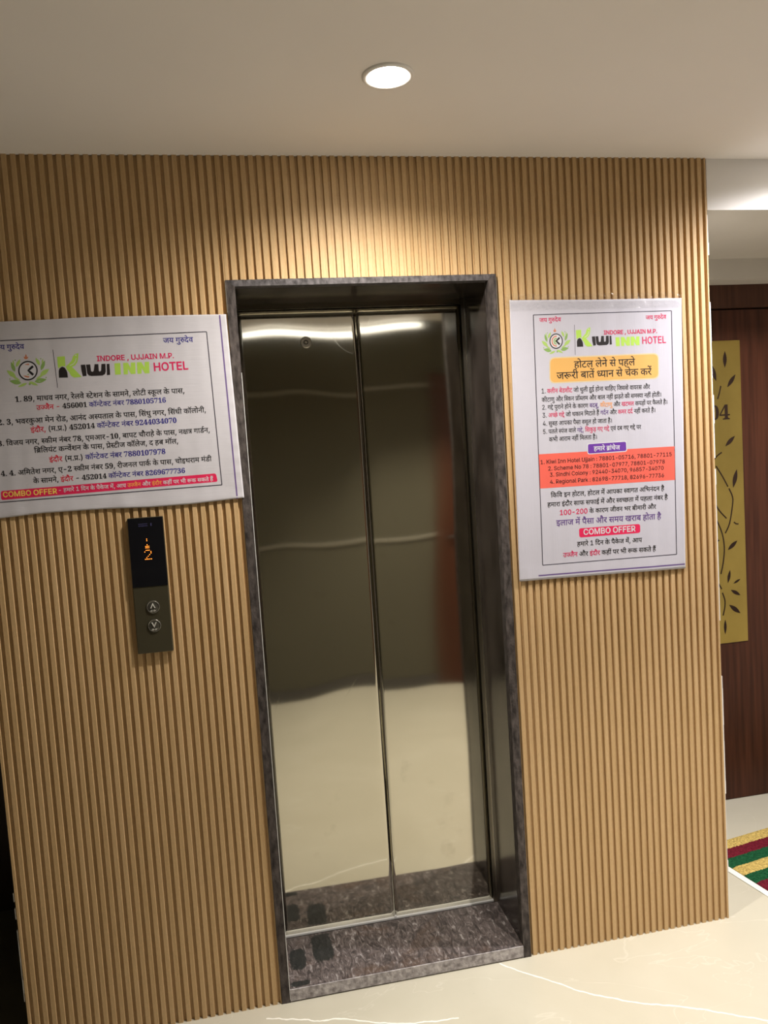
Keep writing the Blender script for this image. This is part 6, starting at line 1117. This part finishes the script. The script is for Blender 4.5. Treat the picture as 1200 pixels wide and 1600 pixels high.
def surf_left(x, z):
    y = -.0042 - .0012*noise.noise(Vector((x*7, .3, z*5))) - .0010*noise.noise(Vector((x*26, 5.3, z*3)))
    y -= .0028*max(0, 1-abs(z-1.548)/.028)*(.5+.5*noise.noise(Vector((x*14, 1, 2))))
    y -= .0016*max(0, 1-abs(x+.004)/.03)*(.5+.5*math.sin(z*160))*.5
    return y
def surf_right(x, z):
    y = -.0042 - .0014*noise.noise(Vector((x*6, 8.3, z*4))) - .0007*noise.noise(Vector((x*30, 2.3, z*2)))
    y -= .0020*max(0, 1-abs(z-1.222)/.05)*(.5+.5*noise.noise(Vector((x*10, 4, 2))))
    return y

def lin(tab, s):
    for (a, va), (b, vb) in zip(tab, tab[1:]):
        if s <= b: return va+(vb-va)*(s-a)/(b-a)
    return tab[-1][1]
class Notice: pass
def make_notice(P, loc, label, corners, top, bot, surf, paper):
    root = empty('hotel_notice', loc); tag(root, label, 'notice', 'printed hotel notices')
    (xtl, xtr, xbr, xbl) = corners
    nx, nz = 150, 120; bm = bmesh.new(); V = []
    for i in range(nx+1):
        s = i/nx; row = []
        for j in range(nz+1):
            t = j/nz
            xt = xtl+(xtr-xtl)*s; xb = xbl+(xbr-xbl)*s
            x = xt+(xb-xt)*t; z = lin(top, xt)*(1-t)+lin(bot, xb)*t
            row.append(bm.verts.new((x, surf(x, z), z)))
        V.append(row)
    for i in range(nx):
        for j in range(nz): bm.faces.new((V[i][j], V[i][j+1], V[i+1][j+1], V[i+1][j]))
    ob = build('paper_sheet', bm, paper, root, smooth=True, recalc=False)
    so = ob.modifiers.new('thickness', 'SOLIDIFY'); so.thickness = .0004; so.offset = -1
    # solid printed shapes, gathered per part
    parts = {}
    for p, part, col, layer, conts in SHAPES:
        if p == P: parts.setdefault(part if part != 'banner' else (part, col, layer), []).append((col, layer, conts))
    def emit(name, items):
        bm = bmesh.new(); cols = []; off = {}
        for col, layer, conts in items:
            loops = [[(c[i]*1e-4, c[i+1]*1e-4) for i in range(0, len(c), 2)] for c in conts]
            tr = tessellate_polygon([[Vector((x, z, 0)) for x, z in l] for l in loops])
            if col not in cols: cols.append(col)
            vs = [bm.verts.new((x, -layer*.00008, z)) for l in loops for x, z in l]
            for t in tr:
                try: f = bm.faces.new([vs[i] for i in t]); f.material_index = cols.index(col)
                except ValueError: pass
        if name in ('banner', 'border_rule', 'edge_stripe'):
            xs = [v.co.x for v in bm.verts]; zs = [v.co.z for v in bm.verts]
            q = math.floor(min(xs)/.008)*.008
            while q < max(xs):
                bmesh.ops.bisect_plane(bm, geom=bm.verts[:]+bm.edges[:]+bm.faces[:], plane_co=(q, 0, 0), plane_no=(1, 0, 0)); q += .008
            q = math.floor(min(zs)/.008)*.008
            while q < max(zs):
                bmesh.ops.bisect_plane(bm, geom=bm.verts[:]+bm.edges[:]+bm.faces[:], plane_co=(0, 0, q), plane_no=(0, 0, 1)); q += .008
        for v in bm.verts: v.co.y += surf(v.co.x, v.co.z)-.00010
        for f in bm.faces:
            f.normal_update()
            if f.normal.y > 0: f.normal_flip()
        me = bpy.data.meshes.new(name); bm.to_mesh(me); bm.free()
        for c in cols: me.materials.append(M_ink[c])
        o = bpy.data.objects.new(name, me); C.objects.link(o); o.parent = root; o.matrix_parent_inverse = root.matrix_world.inverted()
        return o
    names = {'emblem': 'printed_emblem', 'logo_lettering': 'logo_lettering', 'divider_rule': 'divider_rule', 'border_rule': 'border_rule', 'edge_stripe': 'edge_stripe'}
    for key, items in parts.items():
        if isinstance(key, tuple): emit('banner', items)['label'] = {'barred': 'red', 'cream': 'cream', 'amber': 'amber', 'coral': 'coral red', 'white': 'white', 'violet': 'violet'}[key[1]]+' printed banner'
        else: emit(names[key], items)
    # lines of lettering
    for p, (ax, az, bx, bz), mn, wid, kk, bold, runs in LINES:
        if p != P: continue
        ax, az, bx, bz = ax*1e-5, az*1e-5, bx*1e-5, bz*1e-5
        d = Vector((bx-ax, bz-az)); sc_ = d.length/wid; e = d.normalized(); n = Vector((-e.y, e.x))
        V, F, MI, cols = [], [], [], []
        for col, flatl in runs:
            if col not in cols: cols.append(col)
            for i in range(0, len(flatl), 3):
                g, gx, gy = flatl[i:i+3]; gv, gf = glyph_mesh(g, bold); b0 = len(V)
                for x, y in gv:
                    q = Vector((ax, az))+e*((x+gx-mn)*sc_)+n*((y+gy)*sc_*kk)
                    V.append((q.x, surf(q.x, q.y)-.00034, q.y))
                for t in gf:
                    F.append(tuple(b0+k for k in t)); MI.append(cols.index(col))
        me = bpy.data.meshes.new('text_line'); me.from_pydata(V, [], F)
        for c in cols: me.materials.append(M_ink[c])
        me.polygons.foreach_set('material_index', MI); me.update()
        o = bpy.data.objects.new('text_line', me); C.objects.link(o); o.parent = root; o.matrix_parent_inverse = root.matrix_world.inverted()
    return root

M_paper = mat('vinyl_banner_paper', (.53, .51, .54), .5, var=.015, vscale=(40, 40, 40), spec=.35, bump=.0003, bscale=(14, 14, 260))
M_paper2 = mat('glossy_poster_paper', (.50, .485, .54), .42, var=.01, vscale=(40, 40, 40), spec=.4, bump=.0002, bscale=(200, 200, 14))
topL = [(-.72, 2.0615), (-.6018, 2.0636), (-.5045, 2.0651), (-.3836, 2.0686), (-.2708, 2.068), (-.1507, 2.0669), (.01, 2.0650)]
botL = [(-.72, 1.533), (-.6525, 1.5361), (-.5422, 1.5421), (-.3794, 1.5413), (-.259, 1.5363), (-.1416, 1.537), (.01, 1.5440)]
make_notice('L', (-.35, 0, 1.80), 'wide white hotel address notice to the left of the lift, above the call panel', (-.712, -.0050, .0058, -.712), topL, botL, surf_left, M_paper)
topR = [(.82, 2.0813), (.8384, 2.0811), (1.1166, 2.0754), (1.42, 2.0722)]
botR = [(.82, 1.2222), (.824, 1.222), (1.0985, 1.2175), (1.40, 1.2110)]
make_notice('R', (1.11, 0, 1.65), 'tall white hotel notice with amber and coral banners to the right of the lift', (.8384, 1.4094, 1.3902, .824), topR, botR, surf_right, M_paper2)

# clear tape
def tape_mat(name, gloss):
    m = bpy.data.materials.new(name); m.use_nodes = True
    nt = m.node_tree; nt.nodes.clear(); N = nt.nodes.new; L = nt.links.new
    t = N('ShaderNodeBsdfTransparent'); t.inputs[0].default_value = (.99, .99, .985, 1)
    g = N('ShaderNodeBsdfGlossy'); g.inputs['Roughness'].default_value = .12
    mx = N('ShaderNodeMixShader'); mx.inputs[0].default_value = gloss; L(t.outputs[0], mx.inputs[1]); L(g.outputs[0], mx.inputs[2])
    o = N('ShaderNodeOutputMaterial'); L(mx.outputs[0], o.inputs[0])
    tc = N('ShaderNodeTexCoord'); mp = N('ShaderNodeMapping'); mp.inputs['Scale'].default_value = (60, 60, 110); L(tc.outputs['Object'], mp.inputs[0])
    z = N('ShaderNodeTexNoise'); z.inputs['Scale'].default_value = 1; z.inputs['Detail'].default_value = 3; L(mp.outputs[0], z.inputs['Vector'])
    b = N('ShaderNodeBump'); b.inputs['Distance'].default_value = .004; L(z.outputs['Fac'], b.inputs['Height'])
    L(b.outputs[0], g.inputs['Normal'])
    return m
M_tape, M_tape_flat = tape_mat('clear_tape', .09), tape_mat('thin_clear_tape', .02)
def tape(quad, surf, label, seed, amp=.0010, fr=38):
    """quad: TL, TR, BR, BL in wall (x, z)"""
    q = [Vector(p) for p in quad]; nx, nz = 160, 24; bm = bmesh.new(); V = []
    for i in range(nx+1):
        row = []
        for j in range(nz+1):
            s, t = i/nx, j/nz
            p = (q[0]*(1-s)+q[1]*s)*(1-t)+(q[3]*(1-s)+q[2]*s)*t
            w = amp*(.55+1.3*math.exp(-((p.x-.90)/.11)**2) if fr > 50 else 1)*(noise.noise(Vector((p.x*fr+seed, seed, p.y*fr*1.2)))+.6)
            row.append(bm.verts.new((p.x, surf(p.x, p.y)-.0011-max(0, w), p.y)))
        V.append(row)
    for i in range(nx):
        for j in range(nz): bm.faces.new((V[i][j], V[i][j+1], V[i+1][j+1], V[i+1][j]))
    return tag(build('tape_strip', bm, M_tape if fr > 50 else M_tape_flat, smooth=True, recalc=False), label, 'tape', 'clear tape on the notices')
tape(((.816, 2.098), (1.412, 2.090), (1.410, 2.044), (.816, 2.050)), surf_right, 'long shiny clear tape along the top edge of the tall right notice', 3.1, .0026, 70)
tape(((.800, 1.262), (.852, 1.262), (.852, 1.200), (.800, 1.200)), surf_right, 'short clear tape at the lower left corner of the tall right notice', 8.4)
tape(((1.366, 1.236), (1.432, 1.230), (1.430, 1.200), (1.364, 1.205)), surf_right, 'short clear tape at the lower right corner of the tall right notice', 5.7)

# ------------------------------------------------------------------ call panel
cp = empty('lift_call_panel', (-.2735, 0, 1.316)); tag(cp, 'slim dark lift call panel with orange floor display on the slatted wall', 'call panel')
M_body = mat('bronze_panel_metal', (.060, .052, .030), .38, .3)
M_glass = mat('black_display_glass', (.006, .006, .008), .08, spec=.5)
M_led = mat('orange_led', (.9, .4, .1), .5, emit='FF7A20', es=1.6)
M_button = mat('clear_push_button', (.20, .19, .165), .18, .8)
M_symbol = mat('etched_symbol', (.72, .70, .64), .35, .3)
YF = -.014
TLx, TRx, BRx, BLx = -.3205, -.2241, -.2262, -.3245
bm = bmesh.new()
prism(bm, [(BLx, 1.1228), (BRx, 1.1225), (TRx, 1.5093), (TLx, 1.5097)], YF, 0)
es = [e for e in bm.edges]
bmesh.ops.bevel(bm, geom=es, offset=.0022, segments=2, profile=.5, affect='EDGES')
build('panel_body', bm, M_body, cp)
bm = bmesh.new()
prism(bm, [(-.3218, 1.3136), (-.2255, 1.3133), (-.2250, 1.5080), (-.3195, 1.5084)], YF-.0012, YF+.0005)
disp = build('display_window', bm, M_glass, cp)
def dot(bm, x, z, r=.0012):
    prism(bm, [(x+r*math.cos(2*PI*k/8), z+r*math.sin(2*PI*k/8)) for k in range(8)], YF-.0016, YF-.0010)
PX, PZ = .0041, .0042
rows = ['01110', '10001', '00001', '00010', '00100', '01000', '11111']
bm = bmesh.new()
for j, r_ in enumerate(rows):
    for i, ch in enumerate(r_):
        if ch == '1': dot(bm, -.2723+(i-2)*PX-.0006*0, 1.4165-j*PZ)
fl = build('floor_number', bm, M_led, disp)
bm = bmesh.new()
for (j, cols_) in ((0, (2,)), (1, (1, 2, 3)), (2, (1, 2, 3))):
    for i in cols_: dot(bm, -.2728+(i-2)*PX, 1.4318-j*PZ)
build('direction_arrow', bm, M_led, disp)
bm = bmesh.new(); dot(bm, -.2725, 1.4480); dot(bm, -.2725, 1.4435); build('arrow_dot', bm, M_led, disp)
bm = bmesh.new()
for k in range(7):
    box(bm, -.2915+k*.0036, -.2915+k*.0036+.0026, YF-.0015, YF-.001, 1.4845, 1.4872); box(bm, -.2915+k*.0036, -.2915+k*.0036+.0026, YF-.0015, YF-.001, 1.4902, 1.4922)
box(bm, -.2590, -.2560, YF-.0015, YF-.001, 1.4845, 1.4925)
build('maker_mark', bm, mat('faint_violet_print', (.05, .045, .12), .4), disp)
def button(cx, cz, up_, label):
    bm = bmesh.new(); lathe(bm, [(.0186, .002), (.0186, -.0015), (.0172, -.0032), (.0158, -.0030), (.0150, -.0018), (.0140, -.0022), (.007, -.0027), (.0004, -.0029)], cx, YF, cz, 'y', 40)
    b_ = build('call_button', bm, M_button, cp, smooth=True); b_['label'] = label
    s = 1 if up_ else -1; bm = bmesh.new()
    zc = cz+.0035
    pts = [(-.0072, -.0065), (-.0042, -.0065), (0, .0030), (.0042, -.0065), (.0072, -.0065), (0, .0085)]
    prism(bm, [(cx+x, zc+z*s) for x, z in pts], YF-.0042, YF-.0020)
    build('direction_symbol', bm, M_symbol, b_)
    bm = bmesh.new()
    for x in (-.0045, .0035):
        for k in range(10):
            t0, t1 = 2*PI*k/10, 2*PI*(k+1)/10; R0, R1 = .0028, .0019
            prism(bm, [(cx+x+R0*math.cos(t0), cz-.0105+.8*R0*math.sin(t0)), (cx+x+R0*math.cos(t1), cz-.0105+.8*R0*math.sin(t1)), (cx+x+R1*math.cos(t1), cz-.0105+.8*R1*math.sin(t1)), (cx+x+R1*math.cos(t0), cz-.0105+.8*R1*math.sin(t0))], YF-.0040, YF-.0018)
    build('tactile_mark', bm, M_symbol, b_)
button(-.2719, 1.2543, True, 'upper round button with up arrow')
button(-.2726, 1.2005, False, 'lower round button with down arrow')

# room number on the brass plate
for ch, cx in (('1', 1.982), ('0', 2.018), ('4', 2.0675)):
    V, F = glyph_mesh(NUMERAL[ch], 4)
    xs = [v[0] for v in V]; zs = [v[1] for v in V]; s = .064/(max(zs)-min(zs)); mx_ = (min(xs)+max(xs))/2
    bm = bmesh.new(); vs = [bm.verts.new((cx+(x-mx_)*s*1.05, PY-.0006, 1.6938+(z-min(zs))*s)) for x, z in V]
    for t in F: bm.faces.new([vs[i] for i in t])
    build('room_number', bm, M_cut, plate)
